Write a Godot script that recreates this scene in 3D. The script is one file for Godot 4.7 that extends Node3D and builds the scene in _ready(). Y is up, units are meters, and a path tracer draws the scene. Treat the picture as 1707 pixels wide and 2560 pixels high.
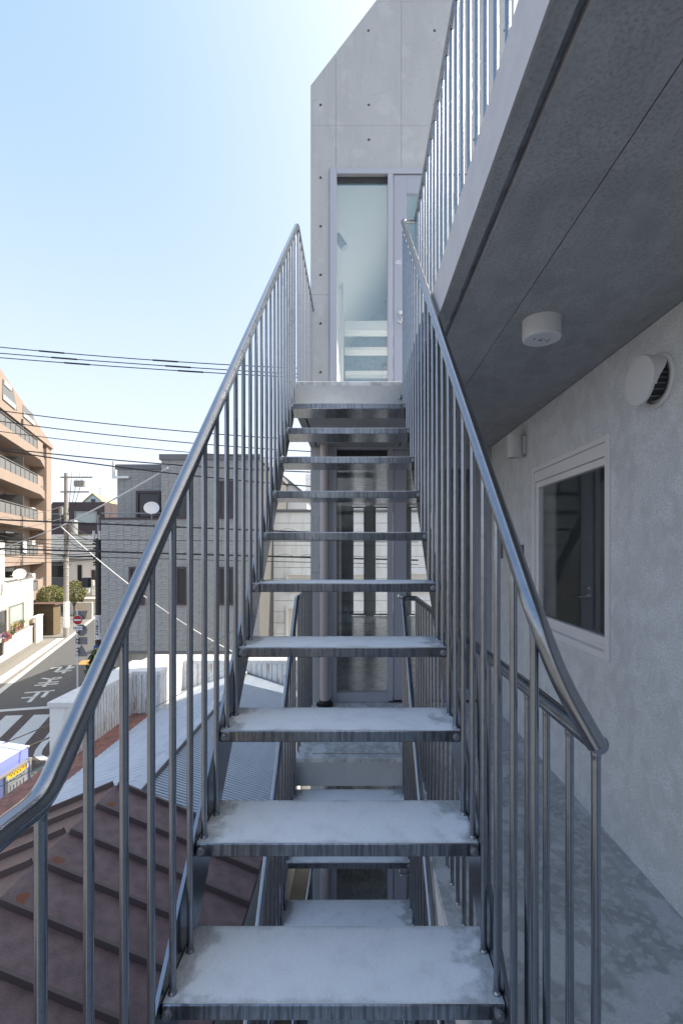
extends Node3D
# Outdoor steel stair on a concrete apartment building above a Tokyo side street.
# World: x right, y up, the stair climbs towards -z. Ground 0, third floor 5.141, fourth floor 7.715.

const EY := 6.56          # eye height above the street
const F2 := 2.567
const F3 := 5.141
const F4 := 7.715
const RISE := 0.2145
const GO := 0.2297
const SLAB := 0.192

var M := {}
var used := {}
var rng := RandomNumberGenerator.new()

# ---------------------------------------------------------------- helpers
func p(x: float, yr: float, d: float) -> Vector3:   # x, height over the eye level, distance ahead
	return Vector3(x, EY + yr, -d)

func newst() -> SurfaceTool:
	var st := SurfaceTool.new()
	st.begin(Mesh.PRIMITIVE_TRIANGLES)
	return st

func quad(st: SurfaceTool, a: Vector3, b: Vector3, c: Vector3, d: Vector3, uv := []) -> void:
	var n := (b - a).cross(c - a)
	if n.length_squared() < 1e-14:
		n = (c - a).cross(d - a)
	n = n.normalized()
	var vs := [a, b, c, d]
	var us := uv if uv.size() == 4 else [Vector2(0, 1), Vector2(1, 1), Vector2(1, 0), Vector2(0, 0)]
	for i in [0, 2, 1, 0, 3, 2]:
		st.set_normal(n)
		st.set_uv(us[i])
		st.add_vertex(vs[i])

func tri(st: SurfaceTool, a: Vector3, b: Vector3, c: Vector3) -> void:
	var n := (b - a).cross(c - a).normalized()
	for v in [a, c, b]:
		st.set_normal(n)
		st.set_uv(Vector2(v.x, v.y))
		st.add_vertex(v)

func box(st: SurfaceTool, lo: Vector3, hi: Vector3) -> void:
	var a := Vector3(minf(lo.x, hi.x), minf(lo.y, hi.y), minf(lo.z, hi.z))
	var b := Vector3(maxf(lo.x, hi.x), maxf(lo.y, hi.y), maxf(lo.z, hi.z))
	quad(st, Vector3(a.x, a.y, b.z), Vector3(b.x, a.y, b.z), Vector3(b.x, b.y, b.z), Vector3(a.x, b.y, b.z))
	quad(st, Vector3(b.x, a.y, a.z), Vector3(a.x, a.y, a.z), Vector3(a.x, b.y, a.z), Vector3(b.x, b.y, a.z))
	quad(st, Vector3(b.x, a.y, b.z), Vector3(b.x, a.y, a.z), Vector3(b.x, b.y, a.z), Vector3(b.x, b.y, b.z))
	quad(st, Vector3(a.x, a.y, a.z), Vector3(a.x, a.y, b.z), Vector3(a.x, b.y, b.z), Vector3(a.x, b.y, a.z))
	quad(st, Vector3(a.x, b.y, b.z), Vector3(b.x, b.y, b.z), Vector3(b.x, b.y, a.z), Vector3(a.x, b.y, a.z))
	quad(st, Vector3(a.x, a.y, a.z), Vector3(b.x, a.y, a.z), Vector3(b.x, a.y, b.z), Vector3(a.x, a.y, b.z))

# box with chamfered edges
func cbox(st: SurfaceTool, lo: Vector3, hi: Vector3, c: float) -> void:
	var a := Vector3(minf(lo.x, hi.x), minf(lo.y, hi.y), minf(lo.z, hi.z))
	var b := Vector3(maxf(lo.x, hi.x), maxf(lo.y, hi.y), maxf(lo.z, hi.z))
	var mid := (a + b) * 0.5
	var half := (b - a) * 0.5
	for ax in 3:
		var u := (ax + 1) % 3
		var w := (ax + 2) % 3
		for s in [-1.0, 1.0]:
			var q := []
			for k in [[-1, -1], [1, -1], [1, 1], [-1, 1]]:
				var v := mid
				v[ax] += s * half[ax]
				v[u] += k[0] * (half[u] - c)
				v[w] += k[1] * (half[w] - c)
				q.append(v)
			if s > 0: quad(st, q[0], q[1], q[2], q[3])
			else: quad(st, q[3], q[2], q[1], q[0])
		# edges along this axis
		for s in [-1.0, 1.0]:
			for t in [-1.0, 1.0]:
				var e := []
				for k in [[-1, 0], [1, 0], [1, 1], [-1, 1]]:
					var v := mid
					v[ax] += k[0] * (half[ax] - c)
					v[u] += s * (half[u] - (c if k[1] == 1 else 0.0))
					v[w] += t * (half[w] - (c if k[1] == 0 else 0.0))
					e.append(v)
				if s * t < 0: quad(st, e[0], e[1], e[2], e[3])
				else: quad(st, e[3], e[2], e[1], e[0])
	for sx in [-1.0, 1.0]:
		for sy in [-1.0, 1.0]:
			for sz in [-1.0, 1.0]:
				var s := Vector3(sx, sy, sz)
				var v1 := mid + s * (half - Vector3(0, c, c))
				var v2 := mid + s * (half - Vector3(c, 0, c))
				var v3 := mid + s * (half - Vector3(c, c, 0))
				if sx * sy * sz > 0: tri(st, v1, v2, v3)
				else: tri(st, v3, v2, v1)

# round tube along a path
func tube(st: SurfaceTool, pts: Array, r: float, seg := 10, caps := true) -> void:
	var n := pts.size()
	var rings := []
	var side := Vector3.ZERO
	for i in n:
		var t: Vector3
		if i == 0: t = (pts[1] - pts[0]).normalized()
		elif i == n - 1: t = (pts[n - 1] - pts[n - 2]).normalized()
		else: t = ((pts[i] - pts[i - 1]).normalized() + (pts[i + 1] - pts[i]).normalized()).normalized()
		if i == 0:
			side = t.cross(Vector3.UP if absf(t.y) < 0.9 else Vector3.RIGHT).normalized()
		else:
			side = (side - t * side.dot(t)).normalized()
		var up := side.cross(t).normalized()
		var rr := r
		if i > 0 and i < n - 1:
			rr = r / maxf(0.75, cos((pts[i] - pts[i - 1]).angle_to(pts[i + 1] - pts[i]) * 0.5))
		var ring := []
		for k in seg:
			var a := TAU * k / seg
			var nn := side * cos(a) + up * sin(a)
			ring.append([pts[i] + nn * rr, nn])
		rings.append(ring)
	var along := 0.0
	for i in n - 1:
		var l: float = (pts[i + 1] - pts[i]).length()
		for k in seg:
			var k2 := (k + 1) % seg
			var vs := [rings[i][k], rings[i][k2], rings[i + 1][k2], rings[i + 1][k]]
			var us := [Vector2(float(k) / seg, along), Vector2(float(k + 1) / seg, along), Vector2(float(k + 1) / seg, along + l), Vector2(float(k) / seg, along + l)]
			for j in [0, 1, 2, 0, 2, 3]:
				st.set_normal(vs[j][1])
				st.set_uv(us[j])
				st.add_vertex(vs[j][0])
		along += l
	if caps:
		for k in range(1, seg - 1):
			tri(st, rings[0][0][0], rings[0][k][0], rings[0][k + 1][0])
			tri(st, rings[n - 1][0][0], rings[n - 1][k + 1][0], rings[n - 1][k][0])

# lathe round the y axis: profile of Vector2(radius, height)
func lathe(st: SurfaceTool, prof: Array, seg := 24, xf := Transform3D()) -> void:
	for i in prof.size() - 1:
		var a: Vector2 = prof[i]
		var b: Vector2 = prof[i + 1]
		var e := (b - a).normalized()
		for k in seg:
			var t0 := TAU * k / seg
			var t1 := TAU * (k + 1) / seg
			var vs := []
			for q in [[a, t0], [a, t1], [b, t1], [b, t0]]:
				var nn := Vector3(e.y * cos(q[1]), -e.x, e.y * sin(q[1]))
				vs.append([xf * Vector3(q[0].x * cos(q[1]), q[0].y, q[0].x * sin(q[1])), (xf.basis * nn).normalized()])
			for j in [0, 1, 2, 0, 2, 3]:
				st.set_normal(vs[j][1])
				st.set_uv(Vector2(0, 0))
				st.add_vertex(vs[j][0])

# straight extrusion of a closed 2D outline (counterclockwise): axes u, v, thickness vector w
func prism(st: SurfaceTool, outline: PackedVector2Array, o: Vector3, u: Vector3, v: Vector3, w: Vector3) -> void:
	var poly := outline
	if Geometry2D.is_polygon_clockwise(poly):
		poly = poly.duplicate()
		poly.reverse()
	var flip := u.cross(v).dot(w) < 0.0
	var ids := Geometry2D.triangulate_polygon(poly)
	var at := func(q: Vector2, k: float) -> Vector3: return o + u * q.x + v * q.y + w * k
	for i in range(0, ids.size(), 3):
		var a: Vector2 = poly[ids[i]]
		var b: Vector2 = poly[ids[i + 1]]
		var c: Vector2 = poly[ids[i + 2]]
		if (b - a).cross(c - a) < 0.0:
			var sw := b
			b = c
			c = sw
		if flip:
			tri(st, at.call(a, 0.0), at.call(b, 0.0), at.call(c, 0.0))
			tri(st, at.call(a, 1.0), at.call(c, 1.0), at.call(b, 1.0))
		else:
			tri(st, at.call(a, 1.0), at.call(b, 1.0), at.call(c, 1.0))
			tri(st, at.call(a, 0.0), at.call(c, 0.0), at.call(b, 0.0))
	for i in poly.size():
		var a: Vector2 = poly[i]
		var b: Vector2 = poly[(i + 1) % poly.size()]
		if flip: quad(st, at.call(b, 0.0), at.call(a, 0.0), at.call(a, 1.0), at.call(b, 1.0))
		else: quad(st, at.call(a, 0.0), at.call(b, 0.0), at.call(b, 1.0), at.call(a, 1.0))

func numbered(called: String) -> String:
	var n: int = used.get(called, -1) + 1
	used[called] = n
	return called if n == 0 else "%s_%03d" % [called, n]

func tag(o: Node, label: String, category: String, group := "", kind := "") -> Node:
	if label: o.set_meta("label", label)
	if category: o.set_meta("category", category)
	if group: o.set_meta("group", group)
	if kind: o.set_meta("kind", kind)
	return o

func thing(called: String, label: String, category: String, at := Vector3.ZERO, turn := 0.0, group := "") -> Node3D:
	var o := Node3D.new()
	o.name = numbered(called)
	add_child(o)
	o.position = at
	o.rotation.y = turn
	tag(o, label, category, group)
	return o

func put(parent: Node, called: String, mesh: Mesh, mat: Material, at := Vector3.ZERO, basis := Basis()) -> MeshInstance3D:
	var o := MeshInstance3D.new()
	o.name = called if parent != self else numbered(called)
	o.mesh = mesh
	o.material_override = mat
	o.transform = Transform3D(basis, at)
	parent.add_child(o, true)
	return o

func obj(parent: Node, called: String, st: SurfaceTool, mat: Material) -> MeshInstance3D:
	return put(parent, called, st.commit(), mat)

func bx(parent: Node, called: String, mat: Material, lo: Vector3, hi: Vector3, ch := 0.0) -> MeshInstance3D:
	var st := newst()
	if ch > 0.0: cbox(st, lo, hi, ch)
	else: box(st, lo, hi)
	return obj(parent, called, st, mat)

func struct(called: String, st: SurfaceTool, mat: Material) -> MeshInstance3D:
	var o := obj(self, called, st, mat)
	o.set_meta("kind", "structure")
	return o

func bar(parent: Node, called: String, mat: Material, pts: Array, r: float, seg := 8) -> MeshInstance3D:
	var st := newst()
	tube(st, pts, r, seg)
	return obj(parent, called, st, mat)

# path with rounded corners
func rounded(pts: Array, rad: float, steps := 5) -> Array:
	var out := [pts[0]]
	for i in range(1, pts.size() - 1):
		var a: Vector3 = (pts[i - 1] - pts[i])
		var b: Vector3 = (pts[i + 1] - pts[i])
		var r := minf(rad, minf(a.length(), b.length()) * 0.48)
		var s: Vector3 = pts[i] + a.normalized() * r
		var e: Vector3 = pts[i] + b.normalized() * r
		for k in steps + 1:
			var t := float(k) / steps
			out.append(s.lerp(pts[i], t).lerp((pts[i] as Vector3).lerp(e, t), t))
	out.append(pts[-1])
	return out

func sag(a: Vector3, b: Vector3, drop: float, n := 14) -> Array:
	var out := []
	for i in n + 1:
		var t := float(i) / n
		out.append(a.lerp(b, t) - Vector3(0, 4.0 * drop * t * (1.0 - t), 0))
	return out

# ---------------------------------------------------------------- textures
func field(w: int, h: int, seed_: int, freq: float, oct: int, n: int, cell := false) -> PackedByteArray:
	var f := FastNoiseLite.new()
	f.seed = seed_
	f.frequency = freq
	f.noise_type = FastNoiseLite.TYPE_CELLULAR if cell else FastNoiseLite.TYPE_SIMPLEX_SMOOTH
	f.fractal_octaves = oct
	if cell: f.cellular_return_type = FastNoiseLite.RETURN_CELL_VALUE
	var im := f.get_seamless_image(w, h, false, false, 0.1, true)
	im.convert(Image.FORMAT_L8)
	if w != n or h != n: im.resize(n, n, Image.INTERPOLATE_CUBIC)
	return im.get_data()

# base colour and layers [seed, frequency, octaves, low, high, strength, colour, width, height, cell]
func tex(n: int, base: Color, layers: Array) -> ImageTexture:
	var r := PackedFloat32Array()
	var g := PackedFloat32Array()
	var b := PackedFloat32Array()
	var total := n * n
	r.resize(total); g.resize(total); b.resize(total)
	r.fill(base.r); g.fill(base.g); b.fill(base.b)
	for l in layers:
		var f := field(l[7] if l.size() > 7 else n, l[8] if l.size() > 8 else n, l[0], l[1], l[2], n, l.size() > 9)
		var lut := PackedFloat32Array()
		lut.resize(256)
		for i in 256: lut[i] = smoothstep(l[3], l[4], i / 255.0) * l[5]
		var c: Color = l[6]
		for i in total:
			var t := lut[f[i]]
			if t != 0.0:
				r[i] += (c.r - r[i]) * t
				g[i] += (c.g - g[i]) * t
				b[i] += (c.b - b[i]) * t
	var data := PackedByteArray()
	data.resize(total * 3)
	for i in total:
		data[i * 3] = int(clampf(r[i], 0, 1) * 255.0)
		data[i * 3 + 1] = int(clampf(g[i], 0, 1) * 255.0)
		data[i * 3 + 2] = int(clampf(b[i], 0, 1) * 255.0)
	return ImageTexture.create_from_image(Image.create_from_data(n, n, false, Image.FORMAT_RGB8, data))

func lin(r: float, g: float, b: float) -> Color:
	return Color(r, g, b).linear_to_srgb()

func mat(col: Color, rough := 0.8, metal := 0.0) -> StandardMaterial3D:
	var m := StandardMaterial3D.new()
	m.albedo_color = col
	m.roughness = rough
	m.metallic = metal
	return m

func tmat(t: Texture2D, size: float, rough := 0.8, metal := 0.0, world := true) -> StandardMaterial3D:
	var m := StandardMaterial3D.new()
	m.albedo_texture = t
	m.roughness = rough
	m.metallic = metal
	m.uv1_triplanar = true
	m.uv1_world_triplanar = world
	m.uv1_scale = Vector3.ONE / size
	return m

func relief(m: StandardMaterial3D, t: Texture2D, cm: float) -> StandardMaterial3D:
	m.heightmap_enabled = true
	m.heightmap_texture = t
	m.heightmap_scale = cm
	return m

func glass(alpha := 0.06, tint := Color(0.75, 0.85, 0.85)) -> StandardMaterial3D:
	var m := StandardMaterial3D.new()
	m.transparency = BaseMaterial3D.TRANSPARENCY_ALPHA
	m.albedo_color = Color(tint.r, tint.g, tint.b, alpha)
	m.roughness = 0.02
	return m

# handwriting: characters as strokes in a unit square
var GLYPH := {
	"止": [[0.52, 0.95, 0.52, 0.1], [0.52, 0.56, 0.88, 0.56], [0.2, 0.62, 0.2, 0.1], [0.03, 0.1, 0.97, 0.1]],
	"ま": [[0.12, 0.8, 0.88, 0.8], [0.17, 0.58, 0.83, 0.58], [0.52, 0.98, 0.52, 0.2, 0.42, 0.08, 0.24, 0.08, 0.18, 0.18, 0.28, 0.28, 0.52, 0.24, 0.9, 0.05]],
	"れ": [[0.26, 0.98, 0.26, 0.02], [0.05, 0.74, 0.38, 0.78, 0.04, 0.25], [0.2, 0.45, 0.55, 0.8, 0.66, 0.72, 0.6, 0.3, 0.68, 0.1, 0.97, 0.24]],
	"北": [[0.35, 0.95, 0.35, 0.1], [0.08, 0.65, 0.35, 0.65], [0.05, 0.2, 0.35, 0.35], [0.6, 0.95, 0.6, 0.15, 0.7, 0.08, 0.92, 0.1, 0.93, 0.25], [0.6, 0.55, 0.9, 0.72]],
	"口": [[0.15, 0.85, 0.85, 0.85, 0.85, 0.12, 0.15, 0.12, 0.15, 0.85]],
	"整": [[0.1, 0.9, 0.5, 0.9], [0.3, 1.0, 0.3, 0.5], [0.15, 0.8, 0.45, 0.8, 0.45, 0.65, 0.15, 0.65, 0.15, 0.8], [0.6, 0.88, 0.95, 0.88], [0.65, 1.0, 0.55, 0.75], [0.85, 0.88, 0.55, 0.5], [0.62, 0.75, 0.95, 0.5], [0.1, 0.42, 0.9, 0.42], [0.5, 0.42, 0.5, 0.05], [0.5, 0.24, 0.8, 0.24], [0.25, 0.25, 0.25, 0.05], [0.05, 0.05, 0.95, 0.05]],
	"形": [[0.08, 0.9, 0.55, 0.9], [0.05, 0.55, 0.6, 0.55], [0.2, 0.9, 0.2, 0.55, 0.08, 0.05], [0.42, 0.9, 0.42, 0.05], [0.9, 0.95, 0.65, 0.7], [0.92, 0.65, 0.65, 0.4], [0.95, 0.35, 0.6, 0.03]],
	"外": [[0.3, 0.95, 0.1, 0.55], [0.25, 0.8, 0.5, 0.8, 0.45, 0.5, 0.1, 0.05], [0.25, 0.55, 0.42, 0.4], [0.7, 0.97, 0.7, 0.03], [0.7, 0.6, 0.95, 0.45]],
	"科": [[0.4, 0.95, 0.1, 0.85], [0.05, 0.65, 0.48, 0.65], [0.28, 0.9, 0.28, 0.05], [0.28, 0.6, 0.05, 0.25], [0.28, 0.55, 0.48, 0.35], [0.6, 0.85, 0.7, 0.75], [0.58, 0.6, 0.7, 0.5], [0.5, 0.3, 0.98, 0.4], [0.85, 0.97, 0.85, 0.03]],
	"自": [[0.2, 0.8, 0.8, 0.8, 0.8, 0.05, 0.2, 0.05, 0.2, 0.8], [0.2, 0.55, 0.8, 0.55], [0.2, 0.3, 0.8, 0.3], [0.5, 1.0, 0.4, 0.8]],
	"転": [[0.05, 0.85, 0.45, 0.85], [0.08, 0.7, 0.42, 0.7, 0.42, 0.35, 0.08, 0.35, 0.08, 0.7], [0.02, 0.2, 0.48, 0.2], [0.25, 1.0, 0.25, 0.0], [0.55, 0.85, 0.9, 0.85], [0.5, 0.6, 0.97, 0.6], [0.72, 0.6, 0.55, 0.15, 0.9, 0.2], [0.82, 0.4, 0.95, 0.05]],
	"車": [[0.15, 0.88, 0.85, 0.88], [0.2, 0.72, 0.8, 0.72, 0.8, 0.32, 0.2, 0.32, 0.2, 0.72], [0.2, 0.52, 0.8, 0.52], [0.05, 0.15, 0.95, 0.15], [0.5, 1.0, 0.5, 0.0]],
	"を": [[0.15, 0.8, 0.8, 0.8], [0.45, 1.0, 0.2, 0.5, 0.5, 0.6, 0.55, 0.35], [0.9, 0.6, 0.35, 0.3, 0.35, 0.08, 0.85, 0.05]],
	"除": [[0.1, 1.0, 0.1, 0.0], [0.1, 0.95, 0.35, 0.95, 0.2, 0.7, 0.38, 0.5, 0.2, 0.4], [0.65, 1.0, 0.4, 0.7], [0.65, 1.0, 0.97, 0.7], [0.5, 0.65, 0.85, 0.65], [0.45, 0.45, 0.92, 0.45], [0.68, 0.65, 0.68, 0.03], [0.52, 0.3, 0.45, 0.1], [0.83, 0.3, 0.95, 0.1]],
	"く": [[0.7, 0.95, 0.3, 0.5, 0.75, 0.05]],
	"大": [[0.08, 0.65, 0.92, 0.65], [0.5, 0.97, 0.48, 0.6, 0.1, 0.05], [0.52, 0.6, 0.92, 0.05]],
}

# flat strokes of a character, mapped by a transform from the unit square (x, y) onto a surface
func glyph_mesh(st: SurfaceTool, ch: String, o: Vector3, u: Vector3, v: Vector3, wide: float) -> void:
	var n := u.cross(v).normalized()
	for s in GLYPH[ch]:
		for i in range(0, s.size() - 2, 2):
			var a: Vector3 = o + u * s[i] + v * s[i + 1]
			var b: Vector3 = o + u * s[i + 2] + v * s[i + 3]
			var t := (b - a).normalized()
			var q := n.cross(t) * wide * 0.5
			a -= t * wide * 0.4
			b += t * wide * 0.4
			quad(st, a - q, b - q, b + q, a + q)

func ink(im: Image, ch: String, x: float, y: float, w: float, h: float, c: Color, thick := 2) -> void:
	for s in GLYPH[ch]:
		for i in range(0, s.size() - 2, 2):
			var a := Vector2(x + s[i] * w, y + (1.0 - s[i + 1]) * h)
			var b := Vector2(x + s[i + 2] * w, y + (1.0 - s[i + 3]) * h)
			var steps := int(a.distance_to(b)) + 1
			for k in steps + 1:
				var q := a.lerp(b, float(k) / steps)
				im.fill_rect(Rect2i(int(q.x) - thick / 2, int(q.y) - thick / 2, thick, thick), c)

# ---------------------------------------------------------------- materials
func make_materials() -> void:
	var g := func(v: float) -> Color: return lin(v * 0.975, v, v * 1.02)
	# board-formed concrete of the gable wall
	var t := tex(512, g.call(0.43), [
		[1, 0.006, 4, 0.35, 0.75, 0.55, g.call(0.39)], [2, 0.012, 3, 0.55, 0.8, 0.45, g.call(0.52)],
		[3, 0.02, 3, 0.5, 0.8, 0.3, g.call(0.37), 512, 96], [4, 0.25, 2, 0.55, 0.85, 0.3, g.call(0.37)], [5, 0.09, 2, 0.72, 0.8, 0.3, g.call(0.31)]])
	M.concrete = tmat(t, 1.9, 0.75)
	# rubbed fascia and walls in the corridor
	var fine := tex(256, Color(0.5, 0.5, 0.5), [[11, 0.2, 3, 0.3, 0.7, 0.8, Color.WHITE], [12, 0.45, 1, 0.5, 0.8, 0.6, Color.BLACK]])
	t = tex(512, g.call(0.72), [
		[21, 0.006, 5, 0.38, 0.72, 0.45, g.call(0.60)], [22, 0.016, 6, 0.48, 0.7, 0.5, g.call(0.84), 512, 360], [23, 0.16, 3, 0.48, 0.66, 0.5, g.call(0.50)], [24, 0.4, 2, 0.5, 0.68, 0.55, g.call(0.40)], [25, 0.018, 6, 0.5, 0.7, 0.4, g.call(0.52), 512, 380]])
	M.plaster = relief(tmat(t, 1.1, 0.85), fine, 0.12)
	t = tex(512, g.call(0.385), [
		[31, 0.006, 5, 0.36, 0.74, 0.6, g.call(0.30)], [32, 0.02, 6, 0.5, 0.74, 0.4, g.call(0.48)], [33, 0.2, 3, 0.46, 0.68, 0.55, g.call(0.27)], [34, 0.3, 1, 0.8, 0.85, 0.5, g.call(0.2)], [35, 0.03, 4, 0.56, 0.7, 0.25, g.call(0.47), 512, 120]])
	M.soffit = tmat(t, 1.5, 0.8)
	# trowelled floor with damp stains and cement bloom
	t = tex(512, g.call(0.44), [
		[41, 0.006, 6, 0.49, 0.60, 0.75, g.call(0.66)], [42, 0.014, 6, 0.52, 0.64, 0.6, g.call(0.31)], [43, 0.05, 6, 0.57, 0.63, 0.55, g.call(0.66)], [44, 0.3, 2, 0.5, 0.8, 0.35, g.call(0.34)], [45, 0.03, 4, 0.6, 0.68, 0.35, g.call(0.6), 512, 60]])
	M.floor = tmat(t, 1.6, 0.55)
	t = tex(256, g.call(0.52), [[51, 0.02, 4, 0.5, 0.7, 0.5, g.call(0.40)], [52, 0.2, 2, 0.5, 0.8, 0.3, g.call(0.42)], [53, 0.05, 3, 0.62, 0.7, 0.4, g.call(0.62)]])
	M.concrete_white = tmat(t, 0.8, 0.75)
	# galvanised steel
	var rg := tex(256, Color(0.21, 0.21, 0.21), [[61, 0.02, 3, 0.4, 0.8, 0.5, Color(0.29, 0.29, 0.29)], [62, 0.3, 2, 0.5, 0.8, 0.4, Color(0.17, 0.17, 0.17)]])
	t = tex(256, lin(0.27, 0.29, 0.32), [[63, 0.02, 3, 0.4, 0.8, 0.4, lin(0.21, 0.228, 0.255)], [64, 0.3, 2, 0.5, 0.8, 0.4, lin(0.36, 0.38, 0.41)], [65, 0.05, 4, 0.74, 0.78, 0.5, lin(0.2, 0.2, 0.2)]])
	var gm := tmat(t, 0.3, 1.0, 0.95, false)
	gm.roughness_texture = rg
	gm.uv1_world_triplanar = true
	M.galv = gm
	# dipped plate with run marks down the face
	t = tex(512, lin(0.24, 0.255, 0.28), [[66, 0.06, 3, 0.4, 0.7, 0.75, lin(0.13, 0.14, 0.155), 512, 24], [67, 0.12, 2, 0.5, 0.75, 0.6, lin(0.38, 0.40, 0.43), 512, 30], [68, 0.07, 4, 0.76, 0.8, 0.4, lin(0.14, 0.14, 0.145)]])
	gm = tmat(t, 0.5, 1.0, 0.9)
	gm.roughness_texture = rg
	M.plate = gm
	M.bolt = mat(lin(0.3, 0.31, 0.33), 0.4, 0.8)
	# tread fill: pale mortar, dirt stains along the ends (4 variants, own UV)
	for v in 4: M["tread%d" % v] = tread_fill(v)
	# aluminium and painted metal of doors and windows
	M.frame = mat(lin(0.40, 0.41, 0.46), 0.45, 0.25)
	M.door = mat(lin(0.36, 0.37, 0.43), 0.5, 0.15)
	M.white_frame = mat(lin(0.74, 0.73, 0.74), 0.4, 0.0)
	M.gasket = mat(lin(0.03, 0.03, 0.032), 0.6)
	M.chrome = mat(lin(0.6, 0.6, 0.6), 0.25, 0.95)
	M.white = mat(lin(0.82, 0.82, 0.80), 0.6)
	M.white_plastic = mat(lin(0.66, 0.66, 0.66), 0.45)
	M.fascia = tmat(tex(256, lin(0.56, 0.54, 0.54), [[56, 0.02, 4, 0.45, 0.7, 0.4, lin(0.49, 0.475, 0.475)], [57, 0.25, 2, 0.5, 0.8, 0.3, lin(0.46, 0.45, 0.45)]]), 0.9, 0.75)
	M.dark = mat(lin(0.02, 0.021, 0.023), 0.5)
	M.lettering = mat(lin(0.75, 0.76, 0.78), 0.5)
	M.glass = glass(0.02, Color(0.7, 0.8, 0.8))
	M.sky_tint_glass = glass(0.15, Color(0.5, 0.74, 0.84))  # pale blue film in the colour stands in for reflected sky
	M.dark_glass = glass(0.22, Color(0.25, 0.3, 0.32))
	M.pipe = mat(lin(0.42, 0.37, 0.37), 0.35)
	M.black_plastic = mat(lin(0.012, 0.012, 0.013), 0.5)
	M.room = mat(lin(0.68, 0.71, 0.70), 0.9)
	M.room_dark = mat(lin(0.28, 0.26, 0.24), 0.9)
	M.polished = tmat(M.floor.albedo_texture, 1.6, 0.22)
	# neighbours' roofs
	for v in 3: M["brown%d" % v] = brown_sheet(v)
	t = tex(256, lin(0.11, 0.075, 0.07), [[75, 0.03, 4, 0.45, 0.7, 0.6, lin(0.18, 0.10, 0.08)], [76, 0.05, 4, 0.64, 0.7, 0.8, lin(0.25, 0.10, 0.035)]])
	M.brown_faded = tmat(t, 0.9, 0.6)
	M.brown_cap = mat(lin(0.085, 0.062, 0.062), 0.5)
	t = tex(256, lin(0.36, 0.41, 0.47), [[81, 0.02, 3, 0.45, 0.7, 0.4, lin(0.28, 0.33, 0.39)], [82, 0.04, 4, 0.62, 0.7, 0.35, lin(0.46, 0.49, 0.52), 256, 40]])
	M.blue_sheet = tmat(t, 2.2, 0.45, 0.15)
	t = tex(256, lin(0.50, 0.53, 0.58), [[83, 0.02, 4, 0.5, 0.68, 0.5, lin(0.40, 0.43, 0.49)], [84, 0.03, 4, 0.66, 0.7, 0.5, lin(0.60, 0.61, 0.62), 256, 60]])
	M.pale_sheet = tmat(t, 2.5, 0.6)
	t = tex(256, lin(0.25, 0.115, 0.095), [[85, 0.02, 4, 0.5, 0.65, 0.7, lin(0.15, 0.085, 0.07)], [86, 0.05, 4, 0.6, 0.66, 0.6, lin(0.34, 0.16, 0.12)]])
	M.red_roof = tmat(t, 1.6, 0.8)
	t = tex(512, lin(0.74, 0.75, 0.75), [[87, 0.16, 3, 0.7, 0.76, 0.6, lin(0.28, 0.28, 0.29), 512, 24], [88, 0.03, 4, 0.78, 0.8, 0.6, lin(0.30, 0.15, 0.06), 512, 60], [89, 0.02, 3, 0.5, 0.7, 0.3, lin(0.52, 0.54, 0.56)]])
	M.old_white = tmat(t, 1.3, 0.75)
	M.cap_white = tmat(tex(128, lin(0.7, 0.7, 0.69), [[90, 0.04, 4, 0.55, 0.7, 0.5, lin(0.58, 0.57, 0.55)]]), 1.2, 0.7)
	# tiled house and others
	t = tex(256, lin(0.36, 0.362, 0.355), [[91, 0.03, 3, 0.4, 0.7, 0.6, lin(0.28, 0.285, 0.28)], [92, 0.2, 2, 0.5, 0.8, 0.5, lin(0.44, 0.44, 0.43)]])
	M.siding = tmat(t, 1.4, 0.7)
	M.siding_back = mat(lin(0.10, 0.10, 0.10), 0.9)
	M.plum = mat(lin(0.065, 0.045, 0.055), 0.5)
	M.grey_trim = mat(lin(0.16, 0.165, 0.175), 0.6)
	M.cream = tmat(tex(256, lin(0.68, 0.64, 0.56), [[93, 0.02, 4, 0.5, 0.7, 0.35, lin(0.58, 0.54, 0.47)], [94, 0.25, 2, 0.5, 0.8, 0.25, lin(0.75, 0.72, 0.65)]]), 3.0, 0.85)
	M.offwhite = tmat(tex(256, lin(0.82, 0.83, 0.81), [[95, 0.02, 4, 0.5, 0.7, 0.4, lin(0.75, 0.755, 0.73)], [96, 0.03, 3, 0.62, 0.72, 0.2, lin(0.5, 0.49, 0.46), 256, 40]]), 3.0, 0.8)
	M.beige = tmat(tex(256, lin(0.29, 0.225, 0.185), [[97, 0.1, 2, 0.4, 0.7, 0.3, lin(0.24, 0.185, 0.15)], [98, 0.01, 4, 0.5, 0.7, 0.3, lin(0.34, 0.27, 0.225)]]), 4.0, 0.85)
	M.pane = mat(lin(0.03, 0.036, 0.04), 0.06)
	M.pane_curtain = mat(lin(0.36, 0.42, 0.40), 0.12)
	M.rail_grey = mat(lin(0.11, 0.11, 0.11), 0.5)
	M.rail_panel = mat(lin(0.15, 0.15, 0.145), 0.45)
	M.dark_roof = tmat(tex(128, lin(0.06, 0.045, 0.05), [[101, 0.08, 2, 0.4, 0.7, 0.5, lin(0.085, 0.065, 0.07)]]), 1.5, 0.7)
	M.grey_roof = tmat(tex(128, lin(0.17, 0.18, 0.18), [[102, 0.08, 3, 0.4, 0.7, 0.5, lin(0.25, 0.25, 0.25)]]), 1.5, 0.7)
	M.pale_blue = mat(lin(0.52, 0.6, 0.66), 0.8)
	M.yellow_roof = mat(lin(0.55, 0.5, 0.22), 0.7)
	M.wood = tmat(tex(128, lin(0.16, 0.12, 0.07), [[103, 0.1, 3, 0.4, 0.7, 0.5, lin(0.1, 0.075, 0.045), 128, 20]]), 1.0, 0.8)
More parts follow.
